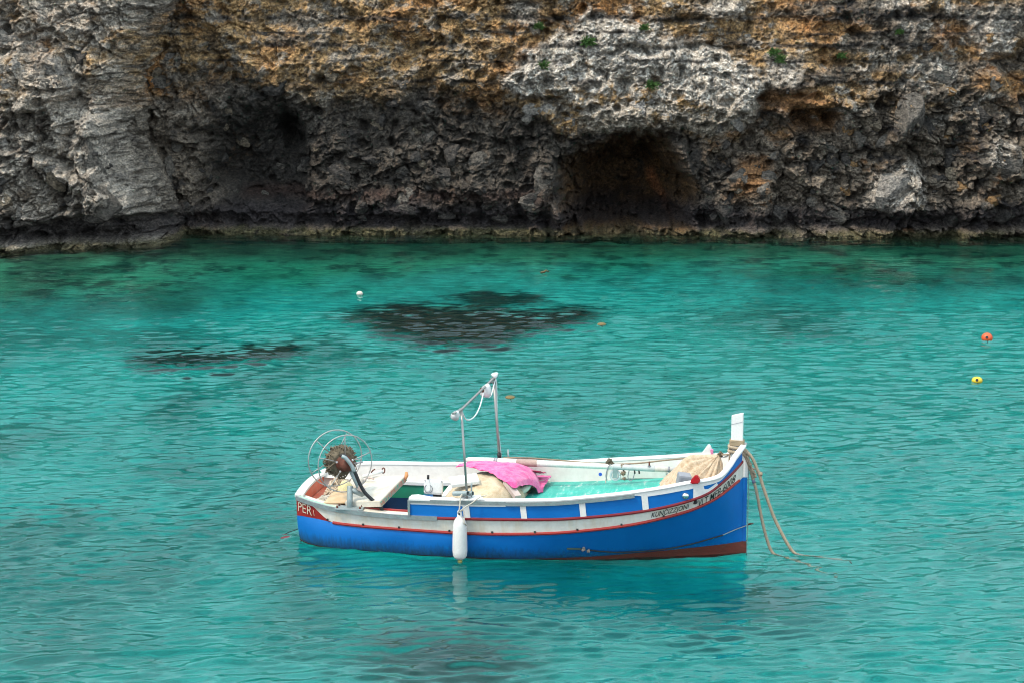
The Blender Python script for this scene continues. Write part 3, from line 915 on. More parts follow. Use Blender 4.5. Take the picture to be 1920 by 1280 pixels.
# ------------------------------------------------------------------ materials of the boat
def hull_paint(name, col, dirt=.85, wl=True, rough=.38):
    """sea-worn gloss paint: scum line above the water, run marks, faint planking"""
    N = NT(name)
    tc = N.n('ShaderNodeTexCoord'); co = tc.outputs['Object']
    sep = N.n('ShaderNodeSeparateXYZ'); N.l(co, sep.inputs[0])
    b = N.n('ShaderNodeBsdfPrincipled'); b.inputs['Specular IOR Level'].default_value = .5
    b.inputs['Coat Weight'].default_value = .08
    t1 = noise_tex(N, 2.2, 6, .6, co)
    mp = N.n('ShaderNodeMapping'); mp.inputs['Scale'].default_value = (9, 9, 1.2); N.l(co, mp.inputs[0])
    t2 = noise_tex(N, 3.0, 5, .7, mp.outputs[0])
    t3 = noise_tex(N, 60, 3, .6, co)
    r1 = ramp(N, t1.outputs[0], [(.3, (.84, .85, .86)), (.7, (1.10, 1.08, 1.05))])
    m1 = N.n('ShaderNodeMix', data_type='RGBA', blend_type='MULTIPLY'); m1.inputs[0].default_value = 1
    m1.inputs[6].default_value = tuple(col) + (1,); N.l(r1.outputs[0], m1.inputs[7])
    # scum line: depends on height with a ragged noise edge
    ad = N.n('ShaderNodeMath', operation='MULTIPLY_ADD'); ad.inputs[1].default_value = -.22
    N.l(t2.outputs[0], ad.inputs[0]); N.l(sep.outputs[2], ad.inputs[2])
    mr = N.n('ShaderNodeMapRange'); mr.inputs[1].default_value = -.10; mr.inputs[2].default_value = .05
    mr.inputs[3].default_value = dirt if wl else 0.0; mr.inputs[4].default_value = 0.0
    N.l(ad.outputs[0], mr.inputs[0])
    m2 = N.n('ShaderNodeMix', data_type='RGBA'); N.l(mr.outputs[0], m2.inputs[0]); N.l(m1.outputs[2], m2.inputs[6]); m2.inputs[7].default_value = (.018, .045, .06, 1)
    # scratches
    mp3 = N.n('ShaderNodeMapping'); mp3.inputs['Scale'].default_value = (3, 3, 22); mp3.inputs['Rotation'].default_value = (0, .08, 0); N.l(co, mp3.inputs[0])
    t4 = noise_tex(N, 9, 6, .75, mp3.outputs[0])
    r4 = ramp(N, t4.outputs[0], [(.66, (0, 0, 0)), (.72, (1, 1, 1))])
    f4 = N.n('ShaderNodeMath', operation='MULTIPLY'); f4.inputs[1].default_value = .5; N.l(r4.outputs[0], f4.inputs[0])
    m3 = N.n('ShaderNodeMix', data_type='RGBA'); N.l(f4.outputs[0], m3.inputs[0]); N.l(m2.outputs[2], m3.inputs[6]); m3.inputs[7].default_value = (.35, .42, .5, 1)
    N.l(m3.outputs[2], b.inputs['Base Color'])
    rr = N.n('ShaderNodeMapRange'); rr.inputs[3].default_value = rough - .08; rr.inputs[4].default_value = rough + .2; N.l(t1.outputs[0], rr.inputs[0]); N.l(rr.outputs[0], b.inputs['Roughness'])
    bp = N.n('ShaderNodeBump'); bp.inputs['Strength'].default_value = .12; bp.inputs['Distance'].default_value = .01
    sm_ = N.n('ShaderNodeMath', operation='ADD'); N.l(t3.outputs[0], sm_.inputs[0]); N.l(t1.outputs[0], sm_.inputs[1]); N.l(sm_.outputs[0], bp.inputs['Height'])
    N.l(bp.outputs[0], b.inputs['Normal'])
    N.l(b.outputs[0], N.out.inputs['Surface'])
    return N.m

BLUE = hull_paint('blue_gloss_paint', (0.0005, 0.165, 0.57))
BLUE2 = hull_paint('blue_board_paint', (0.001, 0.16, 0.55), wl=False)
WHITE = paint('white_paint', (.78, .77, .73), .4, .45, (.50, .44, .34), 3.2, .10, streak=(5, 5, 1.2))
STRAKE = paint('white_strake_paint', (.80, .80, .74), .4, .42, (.60, .44, .20), 1.6, .05, streak=(5, 5, .5), fine=14)
WHITE2 = paint('clean_white_paint', (.86, .86, .84), .35, .12, (.6, .56, .5), 5, .05)
INNER = paint('inner_white_paint', (.82, .79, .76), .55, .28, (.58, .46, .40), 2.5, .08, fine=14)
RED = paint('red_paint', (.36, .022, .018), .38, .35, (.16, .02, .015), 9, .15)
DRED = paint('dark_red_paint', (.22, .008, .016), .35, .2, (.12, .01, .01), 9, .1)
BOOT = paint('red_antifouling', (.20, .045, .030), .7, .6, (.09, .035, .025), 5, .3, streak=(1, 1, 4))
ALU = paint('aluminium_strip', (.42, .43, .44), .42, .5, (.22, .22, .22), 12, .1, metal=.75)
GALV = paint('galvanised_tube', (.36, .42, .43), .5, .5, (.20, .24, .25), 14, .1, metal=.5)
STEEL = paint('stainless_steel', (.40, .385, .375), .35, .4, (.3, .24, .2), 20, .03, metal=.8)
TURQ = None
GREEN = paint('green_paint', (.012, .22, .13), .4, .5, (.02, .10, .07), 5, .1)
CORAL = paint('flaking_coral_paint', (.80, .17, .085), .6, .5, (.80, .42, .30), 9, .25)
PGREEN = paint('pale_green_paint', (.30, .56, .44), .6, .6, (.65, .62, .52), 8, .2)
DKBLUE = paint('dark_blue_interior', (.008, .045, .13), .5, .4, (.01, .02, .03), 5, .1)
DECK = paint('cream_deck_paint', (.74, .69, .60), .6, .55, (.55, .38, .24), 4.5, .2)
PWOOD = paint('weathered_pink_plank', (.62, .50, .46), .7, .5, (.42, .30, .26), 7, .3)
FEND = paint('white_vinyl', (.80, .80, .78), .38, .2, (.62, .60, .55), 5, .04)
PLAST = paint('white_plastic', (.78, .79, .80), .3, .15, (.6, .6, .58), 8, .02)
BLACK = paint('black_rubber', (.018, .018, .022), .5, .3, (.05, .05, .05), 9, .05)
GREYP = paint('grey_plastic', (.26, .27, .31), .45, .3, (.38, .38, .4), 6, .05)
RUST = paint('rusty_iron', (.15, .042, .026), .75, .7, (.07, .035, .025), 12, .4)
OLDROPE = paint('weathered_dark_rope', (.13, .105, .07), .95, .7, (.26, .21, .15), 26, .5)
ROPE = paint('sandy_rope', (.50, .40, .29), .95, .6, (.34, .26, .18), 30, .5)
TANROPE = paint('thin_tan_rope', (.33, .24, .17), .9, .5, (.2, .15, .1), 30, .4)
PALEROPE = paint('pale_cord', (.62, .58, .50), .85, .4, (.4, .36, .3), 25, .2)
GLASSRED = paint('red_plastic', (.48, .012, .02), .2, .3, (.25, .01, .015), 12, .05)
YEL = paint('yellow_plastic', (.80, .58, .04), .4, .3, (.5, .34, .05), 8, .1)
ORG = paint('orange_plastic', (.80, .12, .035), .38, .3, (.5, .1, .05), 8, .1)
WBUOY = paint('chalky_float', (.74, .66, .58), .6, .4, (.5, .4, .3), 9, .2)
BUBUOY = paint('fouled_float', (.20, .14, .06), .8, .6, (.16, .15, .07), 12, .4)
BRASS = paint('verdigris_brass', (.42, .36, .12), .45, .5, (.25, .3, .12), 15, .1, metal=.5)

def cloth(name, col, col2, scale=5, rough=.9, ridge=.6):
    N = NT(name)
    tc = N.n('ShaderNodeTexCoord'); co = tc.outputs['Object']
    t = noise_tex(N, scale, 6, .65, co); f = noise_tex(N, 90, 3, .6, co)
    r = ramp(N, t.outputs[0], [(.32, col2), (.6, col)])
    r2 = ramp(N, f.outputs[0], [(.3, (.82, .82, .82)), (.7, (1.08, 1.08, 1.08))])
    m = N.n('ShaderNodeMix', data_type='RGBA', blend_type='MULTIPLY'); m.inputs[0].default_value = 1
    N.l(r.outputs[0], m.inputs[6]); N.l(r2.outputs[0], m.inputs[7])
    b = N.n('ShaderNodeBsdfPrincipled'); b.inputs['Roughness'].default_value = rough; b.inputs['Specular IOR Level'].default_value = .2
    b.inputs['Sheen Weight'].default_value = .2
    N.l(m.outputs[2], b.inputs['Base Color'])
    bp = N.n('ShaderNodeBump'); bp.inputs['Strength'].default_value = ridge; bp.inputs['Distance'].default_value = .012
    N.l(t.outputs[0], bp.inputs['Height']); N.l(bp.outputs[0], b.inputs['Normal'])
    N.l(b.outputs[0], N.out.inputs['Surface'])
    return N.m
TARP = cloth('sand_net_cloth', (.66, .54, .38), (.50, .35, .21), 9)
NETM = cloth('beige_fishing_net', (.64, .50, .36), (.46, .31, .19), 22, ridge=.9)
PINK = cloth('pink_cloth', (.86, .22, .43), (.74, .06, .26), 9, ridge=1.0)

# painted turquoise deck with scuffs
N = NT('turquoise_deck_paint')
tc = N.n('ShaderNodeTexCoord'); co = tc.outputs['Object']
mp = N.n('ShaderNodeMapping'); mp.inputs['Rotation'].default_value = (0, 0, -.55); mp.inputs['Scale'].default_value = (5.0, 1.0, 1); N.l(co, mp.inputs[0])
t = noise_tex(N, 3.2, 7, .72, mp.outputs[0]); t2 = noise_tex(N, 3.5, 4, .6, co)
r = ramp(N, t.outputs[0], [(.46, (.022, .42, .34)), (.58, (.09, .50, .42)), (.66, (.50, .62, .55))])
r2 = ramp(N, t2.outputs[0], [(.3, (.78, .8, .8)), (.6, (1.05, 1.05, 1.05))])
m = N.n('ShaderNodeMix', data_type='RGBA', blend_type='MULTIPLY'); m.inputs[0].default_value = 1
N.l(r.outputs[0], m.inputs[6]); N.l(r2.outputs[0], m.inputs[7])
b = N.n('ShaderNodeBsdfPrincipled'); b.inputs['Roughness'].default_value = .5
N.l(m.outputs[2], b.inputs['Base Color']); N.l(b.outputs[0], N.out.inputs['Surface'])
TURQ = N.m

# ------------------------------------------------------------------ hull
boat = thing('fishing_boat', 'blue and white wooden fishing boat with red trim moored on turquoise water', 'boat')
inset = lambda d: (lambda x, z: half(x, z) - d)
for s in (-1, 1):
    o = skin('boot_band', -2.68, 2.67, lambda x: np.interp(x, [1.2, 2.67], [-.34, -.045]), z_boot, BOOT, boat, s, .002, 8)
    o = skin('hull_side', -2.68, 2.67, z_boot, z_rail, BLUE, boat, s, 0, 12)
    # stern: red panel whose top edge sweeps down to the rail
    zb = lambda x: z_rail(x) + (z_sheer(x) - z_rail(x)) * (1 - sstep(-2.56, -2.18, x))
    skin('white_strake', -2.68, 2.67, zb, z_sheer, STRAKE, boat, s, 0, 5, nx=130)
    skin('name_panel', -2.68, -2.17, z_rail, zb, RED, boat, s, 0.002, 4, nx=30)
    strip('rub_rail', lambda x, s=s: (s * (float(half(x, z_rail(x))) + .006), float(z_rail(x))), -2.18 if s < 0 else -2.2, 2.63, circ(.016, 8, 1.0, 1.15), RED, boat, 110)
    strip('sheer_rail', lambda x, s=s: (s * (float(half(x, z_sheer(x))) + .006), float(z_sheer(x)) - .008), -.86 if s < 0 else -2.66, 2.66, circ(.014, 8, .9, 1.3), DRED, boat, 90)
# aluminium rubbing strip along the aft deck edge
strip('metal_strip', lambda x: (-(float(half(x, z_sheer(x))) + .009), float(z_sheer(x)) - .012), -2.68, -.86, [(-.012, -.026), (.010, -.026), (.010, .026), (-.012, .026)], ALU, boat, 50)
strip('metal_strip', lambda x: (-(float(half(x, z_top(x))) + .010), float(z_top(x)) - .018), -1.20, -.03, [(-.008, -.020), (.008, -.020), (.008, .020), (-.008, .020)], ALU, boat, 30)
strip('metal_strip', lambda x: (-(float(half(x, z_top(x))) + .012), float(z_top(x)) - .030), -.03, 1.47, [(-.008, -.020), (.010, -.020), (.010, .020), (-.008, .020)], ALU, boat, 40)
box('metal_corner', (-1.205, -(float(half(-1.2, .6)) + .012), .595), (.028, .022, .20), ALU, boat, bev=.003)
# washboard (raised coaming)
ztb = lambda x: z_top(x) - .006
for s, xa in ((-1, -1.20), (1, -2.66)):
    skin('washboard', xa, 2.655, lambda x: z_sheer(x) + .004, ztb, BLUE2 if s < 0 else INNER, boat, s, .002 if s < 0 else .0, 4, nx=90)
    # inside face of the washboard
    nx = 90
    u = np.linspace(0, 1, nx + 1); xs = xa + (2.60 - xa) * (1 - (1 - u) ** 1.3)
    vv = np.linspace(0, 1, 5); X, V_ = np.meshgrid(xs, vv)
    Z = .20 + (z_top(X) - .20) * V_
    Y = s * np.maximum(half(X, Z) - .045 - .02 * (1 - V_), .01)
    obj('inner_side', grid_mesh('inner_side', X, Y, Z, True, flip=(s < 0)), INNER, boat)
    # capping
    if s < 0:
        strip('capping', lambda x: (-(float(half(x, z_top(x))) - .018), float(z_top(x)) + .008), xa, 2.665, [(-.035, -.014), (.030, -.014), (.036, .0), (.030, .016), (-.030, .018)], WHITE2, boat, 110)
    else:
        strip('capping', lambda x: (float(half(x, z_top(x))) - .018, float(z_top(x)) + .008), xa, 2.665, [(-.030, -.014), (.035, -.014), (.030, .018), (-.030, .016), (-.036, .0)], WHITE2, boat, 110)
# white outer face of the forward capping
def face_lo(x): return z_top(x) - np.interp(x, [.9, 1.5, 1.6, 2.1, 2.2, 2.3, 2.42, 2.52, 2.6, 2.67], [.03, .03, .06, .065, .05, .046, .046, .046, .05, .05])
skin('capping_face', 1.47, 2.66, face_lo, lambda x: z_top(x) + .004, WHITE2, boat, -1, .010, 2, nx=60)
skin('capping_face', -.03, 1.47, lambda x: z_top(x) - .010, lambda x: z_top(x) + .012, WHITE2, boat, -1, .006, 2, nx=40)
skin('capping_face', -1.19, -.03, lambda x: z_top(x) - .062, lambda x: z_top(x) - .036, WHITE2, boat, -1, .008, 2, nx=20)
# white stanchion pieces on the washboard
def stanchion(x0, x1, sl=0.0):
    n = 4
    X = np.array([[x0 + sl + (x1 - x0) * i / n for i in range(n + 1)], [x0 + (x1 - x0) * i / n for i in range(n + 1)]])
    Z = np.array([z_sheer(X[0]) + .006, z_top(X[1]) - .012])
    Y = -(half(X, Z) + .010)
    obj('stanchion', grid_mesh('stanchion', X, Y, Z), WHITE2, boat)
for a, b_ in ((-.555, -.475), (.135, .205), (.83, .90), (1.545, 1.615)): stanchion(a, b_, .02)
# the white quarter with its scroll
X = np.linspace(2.135, 2.67, 40)
lo = z_sheer(X) + .006
hi_f = z_top(X) - .02
lim = np.interp(X, [2.135, 2.235, 2.26, 2.30, 2.36, 2.42], [9, 9, 0.0, -.055, -.062, -.115])
capl = face_lo(X)
hi = np.where(X < 2.245, hi_f, np.minimum(capl, z_sheer(X) + np.interp(X, [2.245, 2.26, 2.30, 2.37, 2.405, 2.41], [.115, .065, .048, .050, .048, .0])))
hi = np.maximum(hi, lo)
k_ = X <= 2.412
Xg = np.stack([X[k_]] * 3); Zg = np.stack([lo[k_], (lo[k_] + hi[k_]) / 2, hi[k_]])
obj('bow_quarter_panel', grid_mesh('bow_quarter_panel', Xg, -(half(Xg, Zg) + .008), Zg), WHITE2, boat)
# transom
tv = np.linspace(0, 1, 14); Zt = np.linspace(-.30, .60, 14)
Yh = half(np.full(14, -2.68), Zt)
loop = [(-2.68, -y, z) for y, z in zip(Yh, Zt)] + [(-2.68 + 0, y * 1, z) for y, z in zip(Yh[::-1], Zt[::-1])]
poly_prism('transom', loop, .05, WHITE, boat)
crown = lambda y: .60 + .05 * (1 - (y / .54) ** 2)
ys_ = np.linspace(-.53, .53, 13)
poly_prism('transom_inner', [(-2.62, y, .30) for y in (-.50, .50)] + [(-2.62, y, crown(y) - .01) for y in np.linspace(.50, -.50, 12)], .02, CORAL, boat)
V = []; F = []
for i, y in enumerate(ys_):
    zc = crown(y)
    V += [(-2.70, y, zc - .03), (-2.595, y, zc - .03), (-2.595, y, zc), (-2.70, y, zc)]
for i in range(12):
    a = i * 4
    for j in range(4): F.append((a + j, a + (j + 1) % 4, a + 4 + (j + 1) % 4, a + 4 + j))
F += [(3, 2, 1, 0), (48, 49, 50, 51)]
obj('transom_cap', mesh_from('transom_cap', V, F), WHITE, boat)
# stem and keel
poly_prism('stem_post', [(2.655, -.032, -.05), (2.70, -.032, -.05), (2.715, -.032, .0), (2.715, -.032, 1.20), (2.655, -.032, 1.24)][::-1], -.064, BLUE, boat)
poly_prism('stem_boot', [(2.652, -.036, -.045), (2.703, -.036, -.045), (2.719, -.036, .0), (2.719, -.036, .145), (2.652, -.036, .145)][::-1], -.072, BOOT, boat)
poly_prism('stem_band', [(2.652, -.036, .93), (2.719, -.036, .93), (2.719, -.036, 1.205), (2.652, -.036, 1.245)][::-1], -.072, WHITE2, boat)
tube('stem_cable', [(2.725, -.02, 1.1), (2.732, -.02, .7), (2.73, -.02, .3), (2.728, -.02, -.1)], .005, GALV, boat, 6, 4)
poly_prism('stem_head', [(2.515, -.03, 1.10), (2.655, -.03, 1.10), (2.655, -.03, 1.70), (2.515, -.03, 1.665)][::-1], -.06, WHITE2, boat, .004)
tube('stem_head_crack', [(2.516, -.0325, 1.565), (2.57, -.0325, 1.578), (2.654, -.0325, 1.602)], .002, GREYP, boat, 4)
# horns at the bow
hn = poly_prism('rail_horn', [(2.105, -.75, 1.0), (2.205, -.75, 1.01), (2.215, -.75, 1.06), (2.17, -.75, 1.115), (2.13, -.75, 1.08), (2.098, -.75, 1.035)][::-1], -.08, GLASSRED, boat, .012)
hn['label'] = 'red wedge-shaped horn on the near rail'
hn = poly_prism('rail_horn', [(2.09, .66, .99), (2.25, .66, 1.00), (2.245, .66, 1.07), (2.22, .66, 1.135), (2.195, .66, 1.145), (2.165, .66, 1.10)][::-1], -.05, WHITE2, boat, .008)
hn['label'] = 'white pointed horn on the far rail'
poly_prism('horn_cap', [(2.228, .655, 1.10), (2.262, .655, 1.09), (2.258, .655, 1.03), (2.232, .655, 1.03)][::-1], -.06, cloth('faded_pink', (.8, .3, .5), (.7, .2, .4)), boat, .003)
# chrome dome vent and fairlead
bm = bmesh.new(); bmesh.ops.create_uvsphere(bm, u_segments=20, v_segments=12, radius=.045)
for f in bm.faces: f.smooth = True
me = bpy.data.meshes.new('dome_vent'); bm.to_mesh(me); bm.free()
chrome = paint('chrome', (.75, .75, .75), .12, .1, (.5, .5, .5), 8, 0, metal=1)
def on_side(x, z, d=0.0): return (x, -(float(half(x, z)) + d), z)
o = obj('dome_vent', me, chrome, boat); o.location = on_side(2.045, .86, .004); o.scale = (1, .8, .85)
def disc(name, c, r, mat, sx=1, ang=-.3, tk=.012):
    bm = bmesh.new(); bmesh.ops.create_cone(bm, cap_ends=True, segments=20, radius1=r, radius2=r * .8, depth=tk)
    me = bpy.data.meshes.new(name); bm.to_mesh(me); bm.free()
    o = obj(name, me, mat, boat); o.location = c; o.rotation_euler = (PI / 2, -.35, ang); o.scale = (sx, .75, 1); return o
disc('dome_vent_ring', on_side(2.035, .855, .003), .052, STEEL, 1, -.45)
disc('fairlead', on_side(2.15, .772, .005), .036, BLACK, 1.1, -.6)
# rail studs
for x in (-2.25, -1.79, -1.62 + .28, -.72, -.20, .31, .81, 1.32, 1.80):
    z = float(z_rail(x)) + .026
    bm = bmesh.new(); bm_box(bm, (0, 0, 0), (.022, .022, .02), None, .004); me = bpy.data.meshes.new('stud'); bm.to_mesh(me); bm.free()
    o = obj('stud', me, BLACK, boat); o.location = on_side(x, z, .010)
# ------------------------------------------------------------------ lettering on the hull
def lettering(body, x0, x1, zc_fn, height, mat, name='lettering', shear=.25, bold=.004, segs=None, font_sp=1.0):
    cu = bpy.data.curves.new(name, 'FONT'); cu.body = body; cu.shear = shear; cu.offset = bold; cu.resolution_u = 3; cu.space_character = font_sp
    to = bpy.data.objects.new(name, cu); COL.objects.link(to)
    dg = bpy.context.evaluated_depsgraph_get(); dg.update()
    me = bpy.data.meshes.new_from_object(to.evaluated_get(dg))
    COL.objects.unlink(to); bpy.data.objects.remove(to)
    co = np.array([v.co[:] for v in me.vertices])
    xmn, xmx = co[:, 0].min(), co[:, 0].max(); ymn, ymx = co[:, 1].min(), co[:, 1].max()
    ymn, ymx = 0.0, 0.72
    X_ = x0 + (co[:, 0] - xmn) / (xmx - xmn) * (x1 - x0)
    Zc = np.array([float(zc_fn(x)) for x in X_])
    Z_ = Zc + ((co[:, 1] - ymn) / (ymx - ymn) - .5) * height
    Y_ = -(half(X_, Z_) + .011)
    me.vertices.foreach_set('co', np.stack([X_, Y_, Z_], 1).ravel())
    me.update()
    return obj(name, me, mat, boat)
LBLK = paint('black_lettering', (.012, .012, .014), .4, .1, (.05, .05, .05), 8, 0)
LWHT = paint('cream_lettering', (.72, .66, .55), .5, .5, (.55, .30, .06), 20, 0)
midz = lambda x: z_rail(x) + (z_sheer(x) - z_rail(x)) * .50
o = lettering('KUN\u010aIZZJONI', 1.66, 2.09, lambda x: z_rail(x) + (z_sheer(x) - z_rail(x)) * .50, .062, LBLK, 'boat_name', .3)
o = lettering('VLT MFB-6008', 2.195, 2.595, lambda x: z_rail(x) + (z_sheer(x) - z_rail(x)) * (.40 + .02 * (x - 2.2)), .092, LBLK, 'registration_number', .28, .002)
o = lettering('PER', -2.655, -2.46, lambda x: z_rail(x) + .125 - (x + 2.66) * .16, .125, LWHT, 'stern_name', .05, -.004)
o = lettering('I', -2.44, -2.425, lambda x: z_rail(x) + .075, .075, LWHT, 'stern_name', -.2, .0)

# ------------------------------------------------------------------ decks and inside
def deck(name, x0, x1, zf, mat, ins=.05, crown_=.02, n=30, y0=-1, y1=1):
    xs = np.linspace(x0, x1, n + 1); v = np.linspace(y0, y1, 13)
    X, Vv = np.meshgrid(xs, v)
    zz = zf(X) if callable(zf) else np.full_like(X, zf)
    Y = Vv * np.maximum(half(X, zz) - ins, .02)
    Z = zz + crown_ * (1 - Vv ** 2)
    o = obj(name, grid_mesh(name, X, Y, Z, True), mat, boat)
    return o
sole = deck('sole', -2.62, 2.5, .13, DKBLUE, .0, 0, 50)
zdk = lambda x: z_sheer(x) - .02
deck('foredeck', .02, 1.92, zdk, TURQ, .045, .045, 40)
deck('bow_deck', 1.92, 2.56, lambda x: z_sheer(x) - .06, DECK, .05, .02, 20)
# edge of the foredeck and bulkhead under it
bk = float(half(.02, .5)) - .05
poly_prism('bulkhead', [(.03, -bk + .13, .12), (.03, bk - .13, .12), (.03, bk, .545), (.03, -bk, .545)], .03, WHITE, boat)
# aft deck and narrow side decks
deck('stern_floor', -2.61, -2.36, lambda x: z_sheer(x) - .128, CORAL, .02, .01, 6)
deck('aft_deck', -2.36, -1.98, lambda x: z_sheer(x) - .13, DECK, .02, .01, 16)
xs = np.linspace(-1.98, -1.18, 20)
def side_deck(name, xa, xb, wdt, mat, s, zo=.0):
    xs = np.linspace(xa, xb, 24); v = np.linspace(0, 1, 4); X, Vv = np.meshgrid(xs, v)
    zz = z_sheer(X) + zo
    Y = s * (half(X, zz) - .004 - Vv * wdt)
    Z = zz + .004 * Vv
    return obj(name, grid_mesh(name, X, Y, Z, True, flip=(s < 0) is False), mat, boat)
side_deck('side_deck', -2.61, -1.18, .15, DECK, -1, .004)
side_deck('deck_edge', -2.66, -1.95, .05, PGREEN, -1, .012)
side_deck('side_deck', -2.61, .03, .13, WHITE, 1, .0)
# far side: white shelf with green lining under it
xs = np.linspace(-1.98, .03, 20)
X = np.stack([xs] * 3); Z = np.stack([xs * 0 + .30, xs * 0 + .40, z_sheer(xs) - .005])
obj('green_lining', grid_mesh('green_lining', X, half(X, Z) - .14, Z, True, flip=True), GREEN, boat)
Z = np.stack([xs * 0 + .12, xs * 0 + .22, xs * 0 + .30])
obj('blue_lining', grid_mesh('blue_lining', X, half(X, Z) - .14, Z, True, flip=True), DKBLUE, boat)
strip('shelf_edge', lambda x: (float(half(x, z_sheer(x))) - .145, float(z_sheer(x)) - .005), -1.98, .03, [(-.02, -.02), (.02, -.02), (.02, .02), (-.02, .02)], WHITE2, boat, 24)
# near side: red carling and blue lining
strip('carling', lambda x: (-(float(half(x, z_sheer(x))) - .165), float(z_sheer(x)) + .008), -1.95, -1.17, [(-.018, -.05), (.018, -.05), (.018, .018), (-.018, .018)], RED, boat, 24)
X = np.stack([xs] * 3); Z = np.stack([xs * 0 + .12, xs * 0 + .33, z_sheer(xs) - .01])
obj('blue_lining', grid_mesh('blue_lining', X, -(half(X, Z) - .15), Z, True), DKBLUE, boat)
poly_prism('aft_bulkhead', [(-1.97, -.7, .12), (-1.97, .7, .12), (-1.97, .7, .49), (-1.97, -.7, .49)], .03, DECK, boat)
box('thwart', (-1.25, 0, .33), (.26, 1.44, .035), paint('blue_thwart', (.01, .10, .36), .4), boat)
# engine box with its control unit
box('engine_box', (-.62, -.02, .36), (.72, .76, .42), WHITE, boat, bev=.015)
cb = box('control_box', (-1.03, -.30, .712), (.235, .07, .185), PLAST, boat, rot=(-.12, .02, 0), bev=.03)
lv = poly_prism('throttle_lever', [(-.085, -.045, -.035), (-.055, -.045, -.062), (-.025, -.045, -.035), (-.030, -.045, .01), (-.052, -.045, .10), (-.074, -.045, .10)][::-1], -.02, PLAST, cb, .004)
k_ = tube('lever_knob', [(-.063, -.035, .095), (-.064, -.035, .145)], .015, BLACK, cb, 10)
bm = bmesh.new()
R_ = .048
bm_tube(bm, [(-.055 + R_ * math.cos(t), -.040, -.02 + R_ * math.sin(t)) for t in np.linspace(0, 2 * PI, 25)], .004, 5)
me = bpy.data.meshes.new('lever_ring'); bm.to_mesh(me); bm.free(); obj('lever_ring', me, GREYP, cb)
for dx, dz in ((-.10, .075), (.10, .075), (.10, -.075), (-.10, -.075)):
    tube('screw', [(dx, -.032, dz), (dx, -.042, dz)], .007, GREYP, cb, 6)
box('control_stand', (-.99, -.27, .54), (.10, .05, .20), BLACK, boat)
# blue plug and white tray on the far side
tube('blue_plug', [(.843, .905, .655), (.843, .875, .655)], .022, paint('blue_plastic', (.02, .12, .7), .3), boat, 12)
box('inner_shelf', (1.38, .79, .70), (.62, .03, .10), INNER, boat, rot=(0, -.10, -.20))

# ------------------------------------------------------------------ hauling wheel (net drum) at the stern
hp = (-1.97, -.70, .50)
haul = tube('net_hauler', [(-1.97, -.70, .50), (-1.975, -.67, .62), (-1.985, -.62, .735), (-1.985, -.61, .76)], .036, GALV, boat, 14)
def sub(name, me_or_o): pass
tube('hauler_arm', [(-2.0, -.615, .725), (-1.93, -.61, .70), (-1.84, -.60, .665)], .034, GALV, haul, 14)
tube('hauler_arm', [(-1.82, -.60, .645), (-1.90, -.60, .80), (-1.985, -.60, .985)], .034, GALV, haul, 14)
box('base_plate', (-1.97, -.71, .515), (.34, .17, .02), GALV, haul, rot=(0, 0, .1))
for dx, dy in ((-.14, -.05), (.14, -.05), (-.14, .05), (.14, .05)):
    tube('bolt', [(-1.97 + dx, -.71 + dy, .52), (-1.97 + dx, -.71 + dy, .55)], .012, RUST, haul, 6)
bm = bmesh.new(); bm_box(bm, (-1.84, -.635, .735), (.085, .05, .05), (0, .4, 0), .006); me = bpy.data.meshes.new('clamp'); bm.to_mesh(me); bm.free(); obj('clamp', me, PWOOD, haul)
# axis in boat frame
wd = math.radians(-33); axw = Vector((math.sin(-wd), -math.cos(wd), 0.0))      # world: towards the camera and right
ax = (Matrix.Rotation(-BYAW, 3, 'Z') @ axw).normalized()
c2 = Vector((-2.045, -.60, 1.030)); c1 = Vector((-2.235, -.355, 1.030)) ; ax = (c2 - c1).normalized()
e1 = ax.cross(Vector((0, 0, 1))).normalized(); e2 = Vector((0, 0, 1))
def ring(bm, c, R, r, n=40, m=7): bm_tube(bm, [c + e1 * R * math.cos(t) + e2 * R * math.sin(t) for t in np.linspace(0, 2 * PI, n + 1)], r, m, False)
WHEELMAT = paint('dull_steel_wheel', (.50, .49, .48), .45, .45, (.26, .2, .17), 15, .05, metal=.6)
for c, a0 in ((c1, .25), (c2, .12)):
    bm = bmesh.new(); ring(bm, c, .348, .0072)
    me = bpy.data.meshes.new('wheel_rim'); bm.to_mesh(me); bm.free(); wr = obj('wheel_rim', me, WHEELMAT, haul)
    for k in range(5):
        t = a0 + 2 * PI * k / 5 + (.55 if c is c1 else .2)
        dd = e1 * math.cos(t) + e2 * math.sin(t)
        tube('spoke', [c + dd * .12, c + dd * .348], .0062, WHEELMAT, haul, 6)
# drum wound with old rope
bm = bmesh.new()
cm = (c1 + c2) / 2 + Vector((0, 0, -.005))
Rr = random.Random(3)
for k in range(240):
    t = Rr.uniform(0, 2 * PI); w0, w1 = Rr.uniform(-.5, .1), Rr.uniform(-.1, .5)
    r0, r1, r2 = Rr.uniform(.05, .11), Rr.uniform(.15, .215), Rr.uniform(.07, .18)
    dt = Rr.uniform(-.5, .5)
    q = lambda r, a, w_: cm + (e1 * math.cos(a) + e2 * math.sin(a)) * r + ax * (w_ * .24)
    bm_tube(bm, smooth_path([q(r0, t - dt, w0), q(r1, t, (w0 + w1) / 2), q(r2, t + dt, w1)], 4), Rr.uniform(.004, .009), 5)
me = bpy.data.meshes.new('wound_rope'); bm.to_mesh(me); bm.free(); obj('wound_rope', me, OLDROPE, haul)
bm = bmesh.new()
bm_tube(bm, [cm - ax * .10, cm - ax * .05, cm + ax * .05, cm + ax * .10], [.13, .17, .17, .13], 24)
me = bpy.data.meshes.new('drum'); bm.to_mesh(me); bm.free(); obj('drum', me, OLDROPE, haul)
